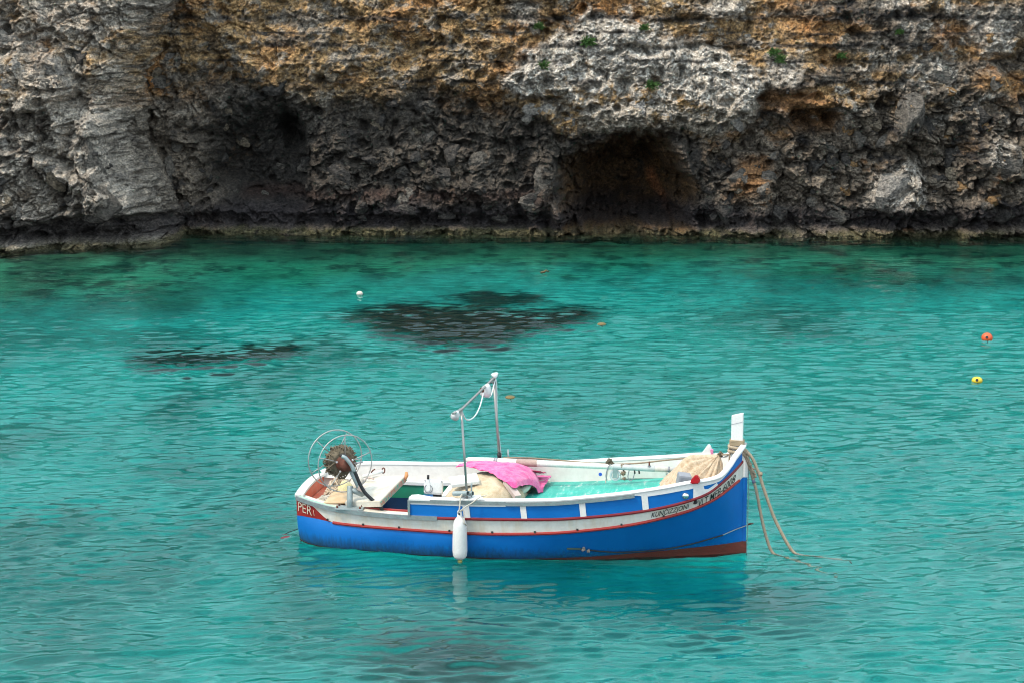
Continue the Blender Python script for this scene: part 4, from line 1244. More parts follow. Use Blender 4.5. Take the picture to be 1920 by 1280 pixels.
mo = tube('hydraulic_motor', [cm + ax * .08, cm + ax * .12, cm + ax * .14, cm + ax * .24, cm + ax * .26, cm + ax * .28], [.10, .10, .075, .075, .06, .03], RUST, haul, 18)
for k in range(5):
    t = 2 * PI * k / 5 + .3; dd = e1 * math.cos(t) + e2 * math.sin(t)
    tube('cable_tie', [cm + dd * .10 + ax * .14, cm + dd * .115 + ax * .15], .012, PLAST, haul, 6)
tube('crank_handle', [c2 + ax * .02 - e1 * 0 + Vector((.10, 0, .01)), c2 + Vector((.22, -.02, .035))], .009, GREYP, haul, 8)
hz = tube('hydraulic_hose', [(-2.06, -.72, 1.15), (-2.02, -.73, 1.16), (-1.955, -.73, 1.08), (-1.89, -.72, .95), (-1.84, -.71, .82), (-1.78, -.70, .71), (-1.69, -.69, .62), (-1.60, -.68, .54), (-1.56, -.66, .46)], .022, BLACK, haul, 10, 5)
tube('hose_sleeve', [(-2.045, -.745, 1.155), (-2.0, -.745, 1.135), (-1.935, -.735, 1.05), (-1.90, -.73, .97)], .024, GALV, haul, 10, 5)

# ------------------------------------------------------------------ light frame
frame = tube('light_frame', [(-.615, -1.12, 1.812), (-.56, -.92, 1.816), (-.516, .93, 1.822), (-.505, 1.0, 1.824)], .016, STEEL, boat, 10)
tube('frame_pole', [(-.49, -.915, .70), (-.558, -.92, 1.81)], .0145, STEEL, frame, 10)
tube('frame_pole', [(-.44, .93, .70), (-.518, .93, 1.815)], .018, STEEL, frame, 10)
tube('pole_sleeve', [(-.447, .93, .79), (-.452, .93, .86)], .025, BLACK, frame, 10)
def flood(c, rz, tilt, sc=1.0):
    bm = bmesh.new()
    bm_tube(bm, [(0, 0, -.05), (0, 0, -.045), (0, 0, .01), (0, 0, .05), (0, 0, .065)], [.050, .062, .050, .026, .012], 10)
    me = bpy.data.meshes.new('floodlight'); bm.to_mesh(me); bm.free()
    o = obj('floodlight', me, PLAST, frame); o.location = c; o.rotation_euler = (tilt, rz, 0); o.scale = (sc,) * 3
    bm = bmesh.new(); bm_tube(bm, [(0, 0, -.060), (0, 0, -.052)], .056, 16)
    me = bpy.data.meshes.new('lamp_glass'); bm.to_mesh(me); bm.free()
    g = obj('lamp_glass', me, paint('frosted_glass', (.55, .56, .55), .15, .2, (.4, .4, .4), 9, 0), frame); g.location = c; g.rotation_euler = o.rotation_euler; g.scale = o.scale
flood((-.60, -1.02, 1.78), .5, .5, .9)
flood((-.52, .45, 1.775), .35, .35, 1.25)
flood((-.50, .93, 1.86), .9, -.4, .7)
for y in (-.90, .30, .90):
    bm = bmesh.new(); bm_box(bm, (-.55 + .02 * y, y, 1.80), (.045, .06, .055), None, .008); me = bpy.data.meshes.new('bracket'); bm.to_mesh(me); bm.free(); obj('bracket', me, RUST if y > .2 and y < .5 else STEEL, frame)
tube('lamp_cable', [(-.56, -.88, 1.79), (-.545, -.72, 1.66), (-.535, -.45, 1.60), (-.53, -.15, 1.60), (-.53, .12, 1.66), (-.525, .30, 1.78)], .0085, PLAST, frame, 6, 5)
tube('lamp_cable', [(-.52, .40, 1.73), (-.51, .52, 1.66), (-.505, .70, 1.66), (-.50, .86, 1.76), (-.495, .93, 1.80), (-.485, .945, 1.74), (-.475, .95, 1.3), (-.43, .96, .80)], .008, PLAST, frame, 6, 5)
tube('short_post', [(-.33, .93, .74), (-.335, .93, .91)], .012, GALV, boat, 8)
# rod holders on the near rail
bm = bmesh.new()
def open_tube(bm, a, b_, R, r_in, n=16):
    a, b_ = Vector(a), Vector(b_); t = (b_ - a).normalized(); u = t.orthogonal().normalized(); v = t.cross(u)
    def rg(p, r): return [bm.verts.new(p + (u * math.cos(2 * PI * j / n) + v * math.sin(2 * PI * j / n)) * r) for j in range(n)]
    R0, R1, R2, R3 = rg(a, R), rg(b_, R), rg(b_, r_in), rg(a, r_in)
    for A, B in ((R0, R1), (R1, R2), (R2, R3), (R3, R0)):
        for j in range(n): f = bm.faces.new((A[j], A[(j + 1) % n], B[(j + 1) % n], B[j])); f.smooth = False
open_tube(bm, (-.665, -.86, .79), (-.475, -.96, .83), .030, .024)
me = bpy.data.meshes.new('rod_holder'); bm.to_mesh(me); bm.free(); obj('rod_holder', me, GALV, boat)
bm = bmesh.new(); open_tube(bm, (-.64, -.80, .78), (-.43, -.90, .815), .028, .022)
me = bpy.data.meshes.new('rod_holder'); bm.to_mesh(me); bm.free(); obj('rod_holder', me, GALV, boat)
tube('holder_post', [(-.455, -.85, .74), (-.455, -.85, .92)], .010, GALV, boat, 8)
poly_prism('rail_pad', [(-.62, -.97, .745), (-.28, -.955, .765), (-.36, -.80, .775), (-.55, -.80, .765)], .012, WHITE2, boat)
bk_ = np.linspace(-1.20, -.78, 12)
poly_prism('coaming_knee', [(-1.20, -.90, .715), (-.78, -.905, .722), (-.92, -.80, .722), (-1.12, -.72, .725), (-1.20, -.74, .722)], .02, WHITE2, boat)
"""BOATEND"""

# ================================================================== things lying in or hanging on the boat
# white fender
fl = (-.566, -1.0, .30)
fen = thing('fender', 'long white cylindrical fender hanging on the blue hull side', 'fender', fl)
bm = bmesh.new()
prof = [(-.262, .012), (-.258, .045), (-.245, .066), (-.215, .082), (-.16, .088), (0, .086), (.14, .080), (.185, .074), (.222, .058), (.245, .038), (.262, .031), (.325, .026), (.335, .012)]
bm_tube(bm, [(0, 0, z) for z, r in prof], [r for z, r in prof], 28)
me = bpy.data.meshes.new('fender_body'); bm.to_mesh(me); bm.free(); obj('fender_body', me, FEND, fen)
tube('fender_valve', [(0, 0, -.315), (0, 0, -.30), (0, 0, -.262)], [.028, .030, .026], BRASS, fen, 12)
tube('fender_eye', [(0, -.024, .295), (0, -.034, .295)], .012, BLACK, fen, 10)
rope('fender_rope', [(-.02, -.02, .30), (.0, -.03, .345), (.005, -.01, .42), (.01, .03, .50), (.05, .08, .52)], .009, PALEROPE, fen, twist=.03, n=5)
rope('fender_rope', [(.01, -.03, .33), (.07, -.02, .38), (.15, .0, .43), (.23, .04, .49), (.30, .09, .50)], .008, PALEROPE, fen, twist=.03, n=5)
rope('fender_rope', [(.0, -.02, .34), (.05, -.02, .33), (.06, -.035, .26), (.065, -.06, .20), (.075, -.04, .18), (.085, -.02, .16)], .008, PALEROPE, fen, twist=.03, n=5)

def heap(name, x0, x1, y0, y1, hf, mat, nx=70, ny=50, th=.006):
    """draped sheet over a heap, hf(X, Y, U, V) -> Z"""
    U, V_ = np.meshgrid(np.linspace(0, 1, nx), np.linspace(0, 1, ny))
    X = x0 + (x1 - x0) * U; Y = y0 + (y1 - y0) * V_
    X, Y, Z = hf(X, Y, U, V_)
    o = link(name, grid_mesh(name, X, Y, Z, True), mat)
    m = o.modifiers.new('thickness', 'SOLIDIFY'); m.thickness = th; m.offset = -1
    return settle(o)

# sand-coloured tarp heap over the engine box
def hf_t(X, Y, U, V_):
    cu, cv = U - .5, V_ - .5
    e = 1 - np.clip((np.abs(cu * 2) ** 2.6 + np.abs(cv * 2) ** 2.6), 0, 1)
    Z = .56 + .26 * e ** .55
    Z = Z + .03 * fbm(X * 5, Y * 5, 4, 701) + .012 * fbm(X * 16 + Y * 6, Y * 12, 3, 703, ridged=True)
    Z = Z - .06 * sstep(.55, 0, U) * (1 - V_) - .05 * sstep(.3, 0, U)
    X = X + .03 * fbm(Y * 4, X * 3, 3, 705)
    return X, Y, Z
t_ = heap('tarp', -.93, .06, -.80, .50, hf_t, TARP)
tag(t_, 'sand-coloured cloth draped over the heap amidships under the pink cloth', 'tarp')

def hf_p(X, Y, U, V_):
    # skewed quadrilateral: left edge amidships, right edge by the foredeck
    xa = -.83 + 1.06 * U
    ylo = np.interp(U, [0, .2, .45, .62, .78, .88, 1], [.08, -.02, -.14, -.36, -.52, -.10, .18])
    yhi = np.interp(U, [0, .3, .6, 1], [.30, .62, .80, .80])
    Yn = ylo + (yhi - ylo) * V_
    e = 1 - np.clip(np.abs((xa + .43) / .62) ** 3.0 + np.abs((Yn + .15) / .95) ** 3.0, 0, 1)
    Z = .60 + .275 * e ** .5 + .02
    Z = Z + .035 * fbm(xa * 2.4 + 9, Yn * 8, 4, 711) + .025 * fbm(xa * 3 + Yn * 2, Yn * 13 - xa * 3, 3, 713, ridged=True)
    Z = Z - .05 * sstep(.12, 0, V_) * sstep(.2, .6, U)
    return xa + .02 * fbm(Yn * 6, xa * 2, 3, 717), Yn, Z
t_ = heap('pink_cloth', 0, 1, 0, 1, hf_p, PINK, 80, 60)
tag(t_, 'bright pink crumpled cloth lying over the sand-coloured heap', 'cloth')
# darker red rag end
def hf_r(X, Y, U, V_):
    Z = .73 - .10 * V_ + .03 * fbm(X * 9, Y * 9, 3, 721, ridged=True)
    return X + .03 * V_, Y, Z + .04
t_ = heap('red_rag', .02, .16, .38, .72, hf_r, cloth('crimson_rag', (.60, .05, .14), (.34, .02, .07), 8), 16, 16)
tag(t_, 'crimson rag end tucked between the pink cloth and the far side', 'rag')
# white foam board on the tarp
pb = settle(box('foam_board', (-.62, -.46, .850), (.34, .20, .05), WHITE2, None, rot=(.25, -.10, .35), bev=.012))
tag(pb, 'white foam board lying on the sand-coloured cloth behind the pole', 'board')
# curved white bumper
bm = bmesh.new(); bm_tube(bm, smooth_path([(-.06, -.10, .64), (.02, -.06, .655), (.065, .04, .69), (.06, .15, .735), (.0, .22, .76), (-.08, .24, .76)], 6), .045, 14)
me = bpy.data.meshes.new('lifebuoy'); bm.to_mesh(me); bm.free()
o = settle(link('curved_bumper', me, paint('mossy_white_vinyl', (.66, .68, .58), .5, .6, (.40, .44, .34), 10, .1)))
tag(o, 'grey-white curved bumper at the aft edge of the turquoise deck', 'bumper')
# pale plank end
pk = settle(box('plank', (-.045, -.43, .760), (.33, .085, .06), PWOOD, None, rot=(.0, .40, -.93), bev=.005))
tag(pk, 'short pale pink plank leaning off the cloth heap onto the turquoise deck', 'plank')
pk = settle(box('plank', (.16, .58, .615), (.20, .09, .03), DECK, None, rot=(0, 0, .1), bev=.004))
tag(pk, 'small cream board on the far aft corner of the turquoise deck', 'board')
# tilted hatch board
A, B, C_, D_ = Vector((-1.475, .10, .735)), Vector((-1.585, -.76, .630)), Vector((-2.06, -.60, .555)), Vector((-2.0, .28, .665))
D_ = A + (C_ - B)
hb = poly_prism('hatch_board', [A, B, C_, D_][::-1], -.0, DECK, None) if False else None
bm = bmesh.new()
nrm = (B - A).cross(C_ - A).normalized()
if nrm.z < 0: nrm = -nrm
loop = [A, B, C_, D_]
bv = [bm.verts.new(p) for p in loop]; tv_ = [bm.verts.new(p - nrm * .075) for p in loop]
bm.faces.new(bv); bm.faces.new(tv_[::-1])
for i in range(4): bm.faces.new((bv[i], tv_[i], tv_[(i + 1) % 4], bv[(i + 1) % 4]))
bmesh.ops.recalc_face_normals(bm, faces=bm.faces)
bmesh.ops.bevel(bm, geom=list(bm.edges), offset=.006, segments=2, affect='EDGES')
me = bpy.data.meshes.new('hatch_panel'); bm.to_mesh(me); bm.free()
hatch = thing('hatch_board', 'large cream hatch board tilted over the stern with a worn green edge', 'hatch board', (0, 0, 0))
obj('hatch_panel', me, DECK, hatch)
ed = (B - A).normalized(); mid = (A + B) / 2 - nrm * .037; outw = (A - D_).normalized()
bm = bmesh.new()
p0, p1 = A + outw * .004, B + outw * .004
q0, q1 = p0 - nrm * .072, p1 - nrm * .072
for pts in ((p0 - nrm * .012, p1 - nrm * .012, q1, q0),):
    lo_ = [bm.verts.new(p) for p in pts]; hi_ = [bm.verts.new(p + outw * .006) for p in pts]
    bm.faces.new(hi_); bm.faces.new(lo_[::-1])
    for i in range(4): bm.faces.new((lo_[i], hi_[i], hi_[(i + 1) % 4], lo_[(i + 1) % 4]))
bmesh.ops.recalc_face_normals(bm, faces=bm.faces)
me = bpy.data.meshes.new('worn_edge'); bm.to_mesh(me); bm.free()
N = NT('worn_green_wood'); tc = N.n('ShaderNodeTexCoord'); t = noise_tex(N, 14, 6, .7, tc.outputs['Object'])
r = ramp(N, t.outputs[0], [(.40, (.05, .33, .24)), (.5, (.35, .33, .26)), (.6, (.42, .16, .11))]); b = N.n('ShaderNodeBsdfPrincipled'); b.inputs['Roughness'].default_value = .8
N.l(r.outputs[0], b.inputs['Base Color']); N.l(b.outputs[0], N.out.inputs['Surface'])
obj('worn_edge', me, N.m, hatch)
tube('orange_corner', [A + Vector((.01, .03, .03)), A + Vector((.02, .0, .0)), A + Vector((.0, -.05, -.06))], [.018, .024, .014], paint('orange_wood', (.6, .26, .10), .6), hatch, 8)
# cream plate lying under the hauler
def hf_c(X, Y, U, V_):
    return X, Y + .06 * np.sin(U * 3.1), .545 + .022 * np.sin(U * 9) * V_ + .02 * V_ + .0 * X
t_ = heap('warped_plywood', -2.31, -1.62, -.64, -.20, hf_c, paint('bare_ply', (.62, .42, .24), .7, .5, (.75, .66, .52), 6, .2), 30, 8, .015)
tag(t_, 'warped cream plywood sheet lying under the net hauler post', 'plywood')
# steel anchor-like pipe on the board
an = thing('pipe_fitting', 'white pipe with a rusty ring end lying on the tilted hatch board', 'pipe')
tube('pipe', [(-2.02, .13, .685), (-1.80, .26, .735)], .022, WHITE2, an, 10)
bm = bmesh.new(); bm_tube(bm, [(-1.79 + .026 * math.cos(t) * .7, .27 + .01 * math.sin(t), .74 + .03 * math.sin(t)) for t in np.linspace(0, 2 * PI, 17)], .008, 6)
me = bpy.data.meshes.new('ring_end'); bm.to_mesh(me); bm.free(); obj('ring_end', me, RUST, an)
tube('pipe_lever', [(-1.98, .06, .66), (-1.93, .05, .70), (-1.85, .03, .69)], .012, PWOOD, an, 8, 4)
tube('pipe_lever', [(-1.93, .20, .72), (-1.90, .16, .76), (-1.87, .17, .78)], .008, RUST, an, 8, 4)

# heap of net floats and rope at the stern
def rope_heap(name, c, rx, ry, rz, n, r, mat, seed, label, cat, seglen=.5):
    bm = bmesh.new(); Q = random.Random(seed)
    for k in range(n):
        a = Q.uniform(0, 2 * PI); pts = []
        for j in range(5):
            a += Q.uniform(.5, 1.3); q = Q.uniform(.2, 1)
            h = (1 - q ** 2) * rz * Q.uniform(.3, 1)
            pts.append((c[0] + rx * q * math.cos(a), c[1] + ry * q * math.sin(a), c[2] + h + .01))
        bm_rope(bm, pts, r * Q.uniform(.7, 1.2), twist=.045, n=4, sm=4, strands=2)
    me = bpy.data.meshes.new(name); bm.to_mesh(me); bm.free()
    return tag(settle(link(name, me, mat)), label, cat)
rope_heap('rope_heap', (-2.30, .05, .45), .20, .28, .24, 46, .013, paint('bleached_rope', (.66, .53, .40), .9, .5, (.45, .32, .22), 20, .3), 5, 'bleached rope heap on the stern deck behind the hauling wheel', 'rope heap')
rope_heap('rope_coil', (-2.36, -.26, .45), .17, .11, .08, 16, .012, PALEROPE, 8, 'loose pale rope coil on the stern deck against the coral transom', 'rope coil')
def hf_y(X, Y, U, V_):
    e = 1 - np.clip((np.abs(U * 2 - 1) ** 2.2 + np.abs(V_ * 2 - 1) ** 2.2), 0, 1)
    return X, Y, .47 + .20 * e ** .6 + .015 * fbm(X * 14, Y * 14, 3, 731, ridged=True)
t_ = heap('yellow_bag', -2.30, -2.08, -.22, .08, hf_y, cloth('pale_yellow_cloth', (.72, .62, .28), (.60, .56, .38), 9), 24, 24)
tag(t_, 'pale yellow crumpled bag on the stern deck beside the rope heap', 'bag')
t_ = heap('white_sack', -2.22, -1.98, .05, .32, hf_y, cloth('dirty_white_cloth', (.74, .69, .62), (.55, .46, .38), 9), 24, 24)
tag(t_, 'off-white cloth sack behind the yellow bag at the stern', 'sack')

# long white spar
sp = thing('spar', 'long white spar lying along the far side of the boat', 'spar')
sA, sB = Vector((-.80, .55, .850)), Vector((1.95, .44, .865))
def spp(t): return sA.lerp(sB, t)
tube('spar_pole', [spp(0), spp(.012), spp(.10), spp(.3), spp(.6), spp(1)], [.022, .036, .043, .042, .034, .034], WHITE, sp, 16)
for t in (.13, .14, .92):
    tube('spar_band', [spp(t), spp(t + .008)], .0455 if t < .5 else .0365, GREYP, sp, 16)
tube('grey_tube', [spp(.66), spp(.68), spp(.86), spp(.865)], [.030, .037, .037, .030], paint('peeling_grey_tube', (.42, .46, .48), .5, .7, (.70, .70, .68), 8, .1), sp, 14)
for t in (.72, .77, .79): tube('hanger', [spp(t) + Vector((0, -.02, -.02)), spp(t) + Vector((.008, -.03, -.065))], .010, BLACK, sp, 6)
tube('sleeve_rag', [spp(.21), spp(.24), spp(.32), spp(.35)], [.030, .046, .047, .030], paint('frayed_lashing', (.42, .30, .26), .9, .6, (.6, .45, .4), 20, .3), sp, 12)
def sling(t, r=.040):
    return
tube('wire_loop', [spp(.665) + Vector((0, -.04, .04)), spp(.66) + Vector((-.02, -.05, .0)), spp(.655) + Vector((-.03, -.05, -.10)), spp(.66) + Vector((-.03, -.05, -.16))], .007, GREYP, sp, 6, 5)
# tie-down rope from the spar to the stem
hr = thing('spar_lashing', 'thin tan rope running over the spar from amidships to the bow post', 'rope')
rope('lashing_rope', [(-.40, .93, .80), (-.1, .80, .845), (.3, .66, .870), (.7, .58, .870), (1.02, .50, .885)], .011, TANROPE, hr, twist=.04, n=5)
rope('lashing_rope', [(1.08, .50, .885), (1.4, .47, .925), (1.7, .42, .985), (2.0, .34, 1.045), (2.27, .22, 1.115), (2.42, .08, 1.165), (2.51, .035, 1.185)], .010, TANROPE, hr, twist=.04, n=5)
def knot(bm, c, R, n, r, seed):
    Q = random.Random(seed); c = Vector(c)
    for k in range(n):
        pts = [c + Vector((Q.gauss(0, 1), Q.gauss(0, 1), Q.gauss(0, 1))).normalized() * R * Q.uniform(.5, 1.1) for _ in range(4)]
        bm_rope(bm, pts, r * Q.uniform(.8, 1.2), twist=.04, n=4, sm=4, strands=2)
bm = bmesh.new(); knot(bm, (1.01, .50, .90), .055, 12, .009, 1); me = bpy.data.meshes.new('knot'); bm.to_mesh(me); bm.free(); obj('knot', me, OLDROPE, hr)
bm = bmesh.new(); knot(bm, (1.17, .48, .87), .045, 9, .009, 2); knot(bm, (1.18, .46, .79), .035, 8, .008, 6); knot(bm, (1.19, .45, .72), .025, 5, .007, 9)
me = bpy.data.meshes.new('knot'); bm.to_mesh(me); bm.free(); obj('knot', me, TANROPE, hr)
bm = bmesh.new(); knot(bm, (2.38, .11, 1.16), .034, 9, .010, 3); me = bpy.data.meshes.new('knot'); bm.to_mesh(me); bm.free(); obj('knot', me, OLDROPE, hr)
# pulley block
pl_ = thing('pulley_block', 'white pulley block hanging from the dark knot beside the spar', 'pulley')
bm = bmesh.new(); cc = Vector((1.08, .47, .755))
bm_tube(bm, [cc + Vector((.055 * math.cos(t), 0, .060 * math.sin(t))) for t in np.linspace(0, 2 * PI, 25)], .016, 8)
me = bpy.data.meshes.new('pulley_rim'); bm.to_mesh(me); bm.free(); obj('pulley_rim', me, PLAST, pl_)
tube('pulley_hub', [cc + Vector((0, -.02, 0)), cc + Vector((0, .02, 0))], .022, GALV, pl_, 12)
poly_prism('pulley_cheek', [cc + Vector(v) for v in ((-.03, -.03, -.03), (.03, -.03, -.03), (.035, -.03, .10), (-.02, -.03, .11))], .01, GALV, pl_)
rope('hanging_cord', [(1.0, .50, .88), (.985, .46, .80), (.97, .45, .71), (.965, .44, .66)], .008, PALEROPE, pl_, twist=.03, n=5)
tube('wire_curl', [(1.2, .5, .88), (1.27, .48, .90), (1.25, .46, .82), (1.24, .45, .74), (1.28, .45, .70), (1.31, .46, .76), (1.32, .47, .83)], .006, GREYP, pl_, 6, 5)
# small clip standing on the spar
cl = thing('rope_clip', 'small rusty clip holding the thin rope above the spar', 'clip')
tube('clip_pin', [(1.50, .44, .895), (1.50, .44, .955)], .010, RUST, cl, 8)
tube('clip_cup', [(1.50, .44, .893), (1.50, .44, .905)], .020, GREYP, cl, 10)

# draped net at the bow
def hf_n(X, Y, U, V_):
    a = U; 
    pk = np.array([2.375, .115, 1.155])
    # fan from the peak: U across, V down
    fx = np.interp(U, [0, .25, .5, .75, 1], [1.62, 1.72, 2.0, 2.30, 2.47]); fy = np.interp(U, [0, .2, .5, .75, 1], [.42, -.18, -.50, -.40, -.05])
    fz = np.interp(U, [0, .2, .5, .75, 1], [.72, .68, .78, .86, .92])
    t = V_
    r = t ** .9
    Xn = pk[0] + (fx - pk[0]) * r; Yn = pk[1] + (fy - pk[1]) * r
    sag = np.interp(U, [0, .25, .5, .75, 1], [.09, .10, .02, -.03, -.05])
    Z = pk[2] + (fz - pk[2]) * t + sag * np.sin(PI * t) - .04 * t
    Z = Z + .05 * t * fbm(U * 7, V_ * 2.5, 4, 741) + .035 * np.sin(U * 62 + 4 * fbm(V_ * 2, U * 6, 3, 743)) * np.clip(t * 1.6, 0, 1) * .5
    Xn = Xn + .03 * fbm(V_ * 3, U * 8, 3, 745)
    # hump: bundled net
    Z = Z + .14 * np.exp(-((Xn - 1.98) / .16) ** 2 - ((Yn - .0) / .22) ** 2)
    return Xn, Yn, Z
t_ = heap('fishing_net', 0, 1, 0, 1, hf_n, NETM, 130, 50, .008)
tag(t_, 'beige fishing net gathered to a peak and draped across the bow', 'net')
def hf_n2(X, Y, U, V_):
    xx = 1.66 + .36 * U; yy = -.42 + .75 * V_
    e = 1 - np.clip(np.abs(U * 2 - 1) ** 3 + np.abs(V_ * 2 - 1) ** 3, 0, 1)
    Z = .66 + .20 * e ** .4 * (.75 + .25 * U) + .025 * fbm(U * 6, V_ * 4, 4, 751) + .010 * np.sin(U * 40 + 5 * V_)
    return xx - .04 * (1 - V_) + .03 * fbm(V_ * 4, U * 4, 3, 753), yy, Z
t_ = heap('net_bundle', 0, 1, 0, 1, hf_n2, NETM, 60, 60, .008)
tag(t_, 'lower beige net bundle spilling over the forward end of the turquoise deck', 'net')
gb = settle(box('grey_container', (1.995, -.40, .955), (.155, .16, .16), GREYP, None, rot=(.1, .15, .25), bev=.022))
tag(gb, 'small grey plastic container leaning on the net beside the red horn', 'container')

# ------------------------------------------------------------------ mooring gear
ml = thing('mooring_rope', 'thick sandy mooring rope wound round the bow post and dropping into the water', 'rope')
def wrap(zc, r, dz=.0, pad=.012, turns=1.0, skew=.02, n=26):
    pts = []
    for i in range(int(n * turns) + 1):
        t = 2 * PI * i / n
        x = 2.585 + (.07 + pad) * max(-1, min(1, 1.35 * math.cos(t))); y = (.03 + pad) * max(-1, min(1, 1.35 * math.sin(t)))
        pts.append((x, y, zc + dz * i / n + skew * math.cos(t)))
    return pts
bm = bmesh.new()
bm_rope(bm, wrap(1.225, .02, .005, .02, 1, -.018), .021, twist=.075, n=6, sm=2)
bm_rope(bm, wrap(1.272, .02, .01, .02, 1, -.024), .020, twist=.075, n=6, sm=2)
me = bpy.data.meshes.new('rope_turns'); bm.to_mesh(me); bm.free(); obj('rope_turns', me, ROPE, ml)
bm = bmesh.new()
for k in range(5): bm_tube(bm, smooth_path(wrap(1.315 + .013 * k, .01, 0, .010, 1, -.006 + .003 * (k % 3)), 1), .010, 6)
me = bpy.data.meshes.new('cloth_wrap'); bm.to_mesh(me); bm.free(); obj('cloth_wrap', me, paint('flat_strap', (.40, .31, .20), .9, .5, (.3, .22, .15), 12, .2), ml)
bm = bmesh.new(); knot(bm, (2.69, -.03, 1.24), .030, 8, .014, 21); knot(bm, (2.70, -.03, 1.20), .026, 5, .012, 25)
me = bpy.data.meshes.new('rope_knot'); bm.to_mesh(me); bm.free(); obj('rope_knot', me, ROPE, ml)
bm = bmesh.new()
bm_rope(bm, [(2.68, -.04, 1.25), (2.74, -.05, 1.21), (2.79, -.04, 1.13), (2.83, -.03, 1.03), (2.855, -.02, .975), (2.90, -.01, .83), (2.965, 0, .645), (3.05, .02, .42), (3.165, .04, .19), (3.27, .06, .02), (3.38, .08, -.06), (3.60, .12, -.16), (3.95, .2, -.30)], .0205, twist=.085, n=6, sm=12)
me = bpy.data.meshes.new('rope_length'); bm.to_mesh(me); bm.free(); obj('rope_length', me, ROPE, ml)
bm = bmesh.new()
bm_rope(bm, [(2.67, -.03, 1.22), (2.715, -.04, 1.13), (2.75, -.04, 1.03), (2.78, -.03, .93), (2.80, -.02, .86), (2.84, -.01, .70), (2.875, 0, .52), (2.92, .01, .32), (2.975, .02, .13), (3.03, .02, .01), (3.14, .0, -.07), (3.40, -.1, -.20), (3.8, -.25, -.42)], .0195, twist=.085, n=6, sm=12)
me = bpy.data.meshes.new('rope_length'); bm.to_mesh(me); bm.free(); obj('rope_length', me, ROPE, ml)
bm = bmesh.new()
Q = random.Random(31)
path = smooth_path([(2.69, -.045, 1.20), (2.735, -.055, 1.12), (2.775, -.05, 1.03), (2.81, -.04, .95)], 3)
for p in path: knot(bm, p, .024, 3, .010, Q.randrange(999))
knot(bm, (2.865, -.03, .975), .022, 5, .011, 77)
me = bpy.data.meshes.new('splice'); bm.to_mesh(me); bm.free(); obj('splice', me, ROPE, ml)
tube('whipping', [(2.785, -.03, .905), (2.797, -.025, .865)], .021, paint('grey_blue_tape', (.22, .24, .34), .8, .5, (.25, .1, .08), 20, .1), ml, 8)
rope('hanging_line', [(2.52, -.035, 1.27), (2.505, -.06, 1.2), (2.50, -.07, 1.08), (2.50, -.07, .99)], .010, TANROPE, ml, twist=.04, n=5)
# bridle along the hull
bl = thing('bridle_line', 'black line with a metal shackle lying along the lower bow planking', 'line')
def hp_(x, z, d=.014): return on_side(x, z, d)
tube('line', [hp_(.93, .145), hp_(1.05, .125), hp_(1.25, .100), hp_(1.55, .100), hp_(1.8, .118), hp_(2.1, .172), hp_(2.3, .225), hp_(2.45, .262)], .0085, BLACK, bl, 6, 5)
tube('wire_end', [hp_(2.45, .262), hp_(2.6, .312), (2.70, -.05, .335), (2.735, -.01, .345)], .0065, STEEL, bl, 6, 5)
tube('shackle', [(2.735, -.01, .345), (2.76, 0, .352), (2.80, 0, .358)], [.010, .012, .006], RUST, bl, 8)
bm = bmesh.new(); bm_box(bm, hp_(.755, .168, .016), (.17, .022, .020), (0, -.02, 0), .004); me = bpy.data.meshes.new('toggle'); bm.to_mesh(me); bm.free(); obj('toggle', me, paint('dark_green_wood', (.02, .07, .06), .6), bl)
bm = bmesh.new(); knot(bm, hp_(.865, .165, .03), .030, 6, .007, 41); knot(bm, hp_(.92, .145, .03), .026, 6, .007, 44)
me = bpy.data.meshes.new('lashing_knot'); bm.to_mesh(me); bm.free(); obj('lashing_knot', me, paint('pale_brown_cord', (.38, .31, .25), .8, .6, (.6, .55, .5), 20, .2), bl)
sl_ = thing('stern_line', 'thin dark line leaving the stern towards a sunken red float', 'line')
tube('line', [(-2.69, -.25, .12), (-2.78, -.22, .07), (-2.90, -.18, .015), (-3.0, -.1, -.06)], .005, BLACK, sl_, 6, 5)
bm = bmesh.new(); bmesh.ops.create_uvsphere(bm, u_segments=14, v_segments=8, radius=.05)
me = bpy.data.meshes.new('sunken_float'); bm.to_mesh(me); bm.free(); o = obj('sunken_float', me, GLASSRED, sl_); o.location = (-2.93, -.18, -.13); o.scale = (1.3, .8, .5)

# ================================================================== buoys and floating bits
def buoy(name, label, x, y, r, mat, sz=.9, up=.3, hole=True, group=None):
    t = thing(name, label, 'buoy', (x, y, 0), group, on_boat=False)
    bm = bmesh.new(); bmesh.ops.create_uvsphere(bm, u_segments=24, v_segments=14, radius=r)
    for v in bm.verts: v.co.z *= sz
    for f in bm.faces: f.smooth = True
    me = bpy.data.meshes.new('float_body'); bm.to_mesh(me); bm.free(); o = obj('float_body', me, mat, t); o.location = (0, 0, up * r)
    if hole:
        d = Vector((-.25, -.93, .25)).normalized()
        tube('float_eye', [d * r * .86 + Vector((0, 0, up * r)), d * r * 1.01 + Vector((0, 0, up * r))], [r * .30, r * .24], BLACK if name != 'x' else mat, t, 12)
    tube('buoy_line', [(0, 0, -.03), (.01, .02, -.10), (.03, .05, -.22)], .005, OLDROPE, t, 6, 4)
    return t
buoy('buoy', 'round orange buoy floating at the far right of the bay', 8.95, 36.9, .105, ORG, .92, .35)
buoy('buoy', 'yellow buoy floating low in the water below the orange one', 7.88, 33.05, .092, YEL, .72, .20)
buoy('buoy', 'small off-white buoy floating left of the dark seagrass patch', -3.27, 42.2, .07, WBUOY, .8, .35, hole=False)
buoy('buoy', 'fouled brown buoy floating to the right of the dark seagrass patch', 1.76, 38.5, .09, BUBUOY, .45, .1, hole=False)
buoy('buoy', 'flat yellow-brown buoy floating behind the white floodlight frame', -.03, 31.7, .085, BUBUOY, .45, .1, hole=False)
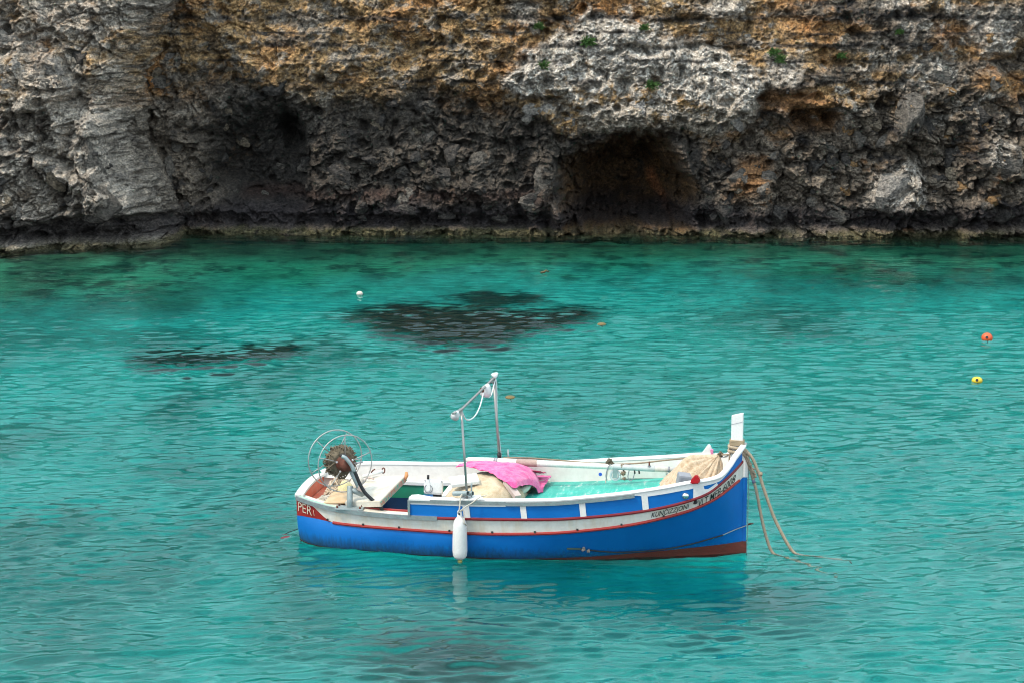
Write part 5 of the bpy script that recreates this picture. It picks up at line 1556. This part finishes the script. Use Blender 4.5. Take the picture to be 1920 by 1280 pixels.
lf = tube('driftwood', [(.66, 45.3, .02), (.74, 45.35, .02), (.78, 45.4, .05), (.86, 45.38, .02)], [.02, .03, .025, .01], paint('wet_bark', (.12, .09, .04), .8), None, 8)
tag(lf, 'small dark twig drifting on the green water in front of the cave', 'driftwood')

# ================================================================== plants rooted in the cliff
LEAF = paint('succulent_leaf', (.055, .13, .025), .6, .5, (.10, .16, .05), 12, .1)
def plant(px, py, s, label, seed):
    Q = random.Random(seed)
    x, z = WX(px), WZ(py)
    i, k = np.searchsorted(cx_, x), np.searchsorted(cz_, z)
    d = float(CD[k - 2:k + 3, i - 2:i + 3].max())
    bm = bmesh.new()
    for j in range(130):
        s_k = 1
        a = Q.uniform(0, PI * 2); e = Q.uniform(-.5, 1.3); L_ = s * Q.uniform(.35, 1)
        dr = Vector((math.cos(a) * math.cos(e), -abs(math.sin(a)) * math.cos(e) * .8 - .1, math.sin(e))).normalized()
        base = Vector((Q.uniform(-.5, .5) * s, 0.03, Q.uniform(-.35, .2) * s))
        sd_ = dr.cross(Vector((Q.random(), Q.random(), Q.random()))).normalized() * s * .09
        mid_ = base + dr * L_ * .6; tip = base + dr * L_ + Vector((0, -.01, -.1 * s))
        v = [bm.verts.new(p) for p in (base, mid_ + sd_, tip, mid_ - sd_)]
        bm.faces.new(v)
    me = bpy.data.meshes.new('cliff_plant'); bm.to_mesh(me); bm.free()
    o = link('cliff_plant', me, LEAF); o.location = (x, WALL_Y - d - .02, z)
    return tag(o, label, 'plant')
for a in ((1009, 48, 0.162, 'small green plant on the ochre rock near the top, left of the pale outcrop', 1),
          (1099, 76, 0.216, 'green plant tuft under the narrow top of the pale outcrop', 2),
          (1017, 119, 0.189, 'green plant tuft on the left shoulder of the pale outcrop', 3),
          (1202, 50, 0.149, 'small green plant on brown rock above the pale outcrop', 4),
          (1216, 154, 0.203, 'olive plant growing in the middle of the pale outcrop', 5),
          (1452, 107, 0.176, 'bright green plant on the pale knob right of the outcrop', 6),
          (1440, 95, 0.176, 'yellowish green plant just above the pale knob', 7),
          (1565, 101, 0.149, 'small green plant on brown rock right of the pale knob', 8),
          (1670, 58, 0.135, 'tiny green plant high on the right part of the cliff', 9)):
    plant(*a)
"""END"""
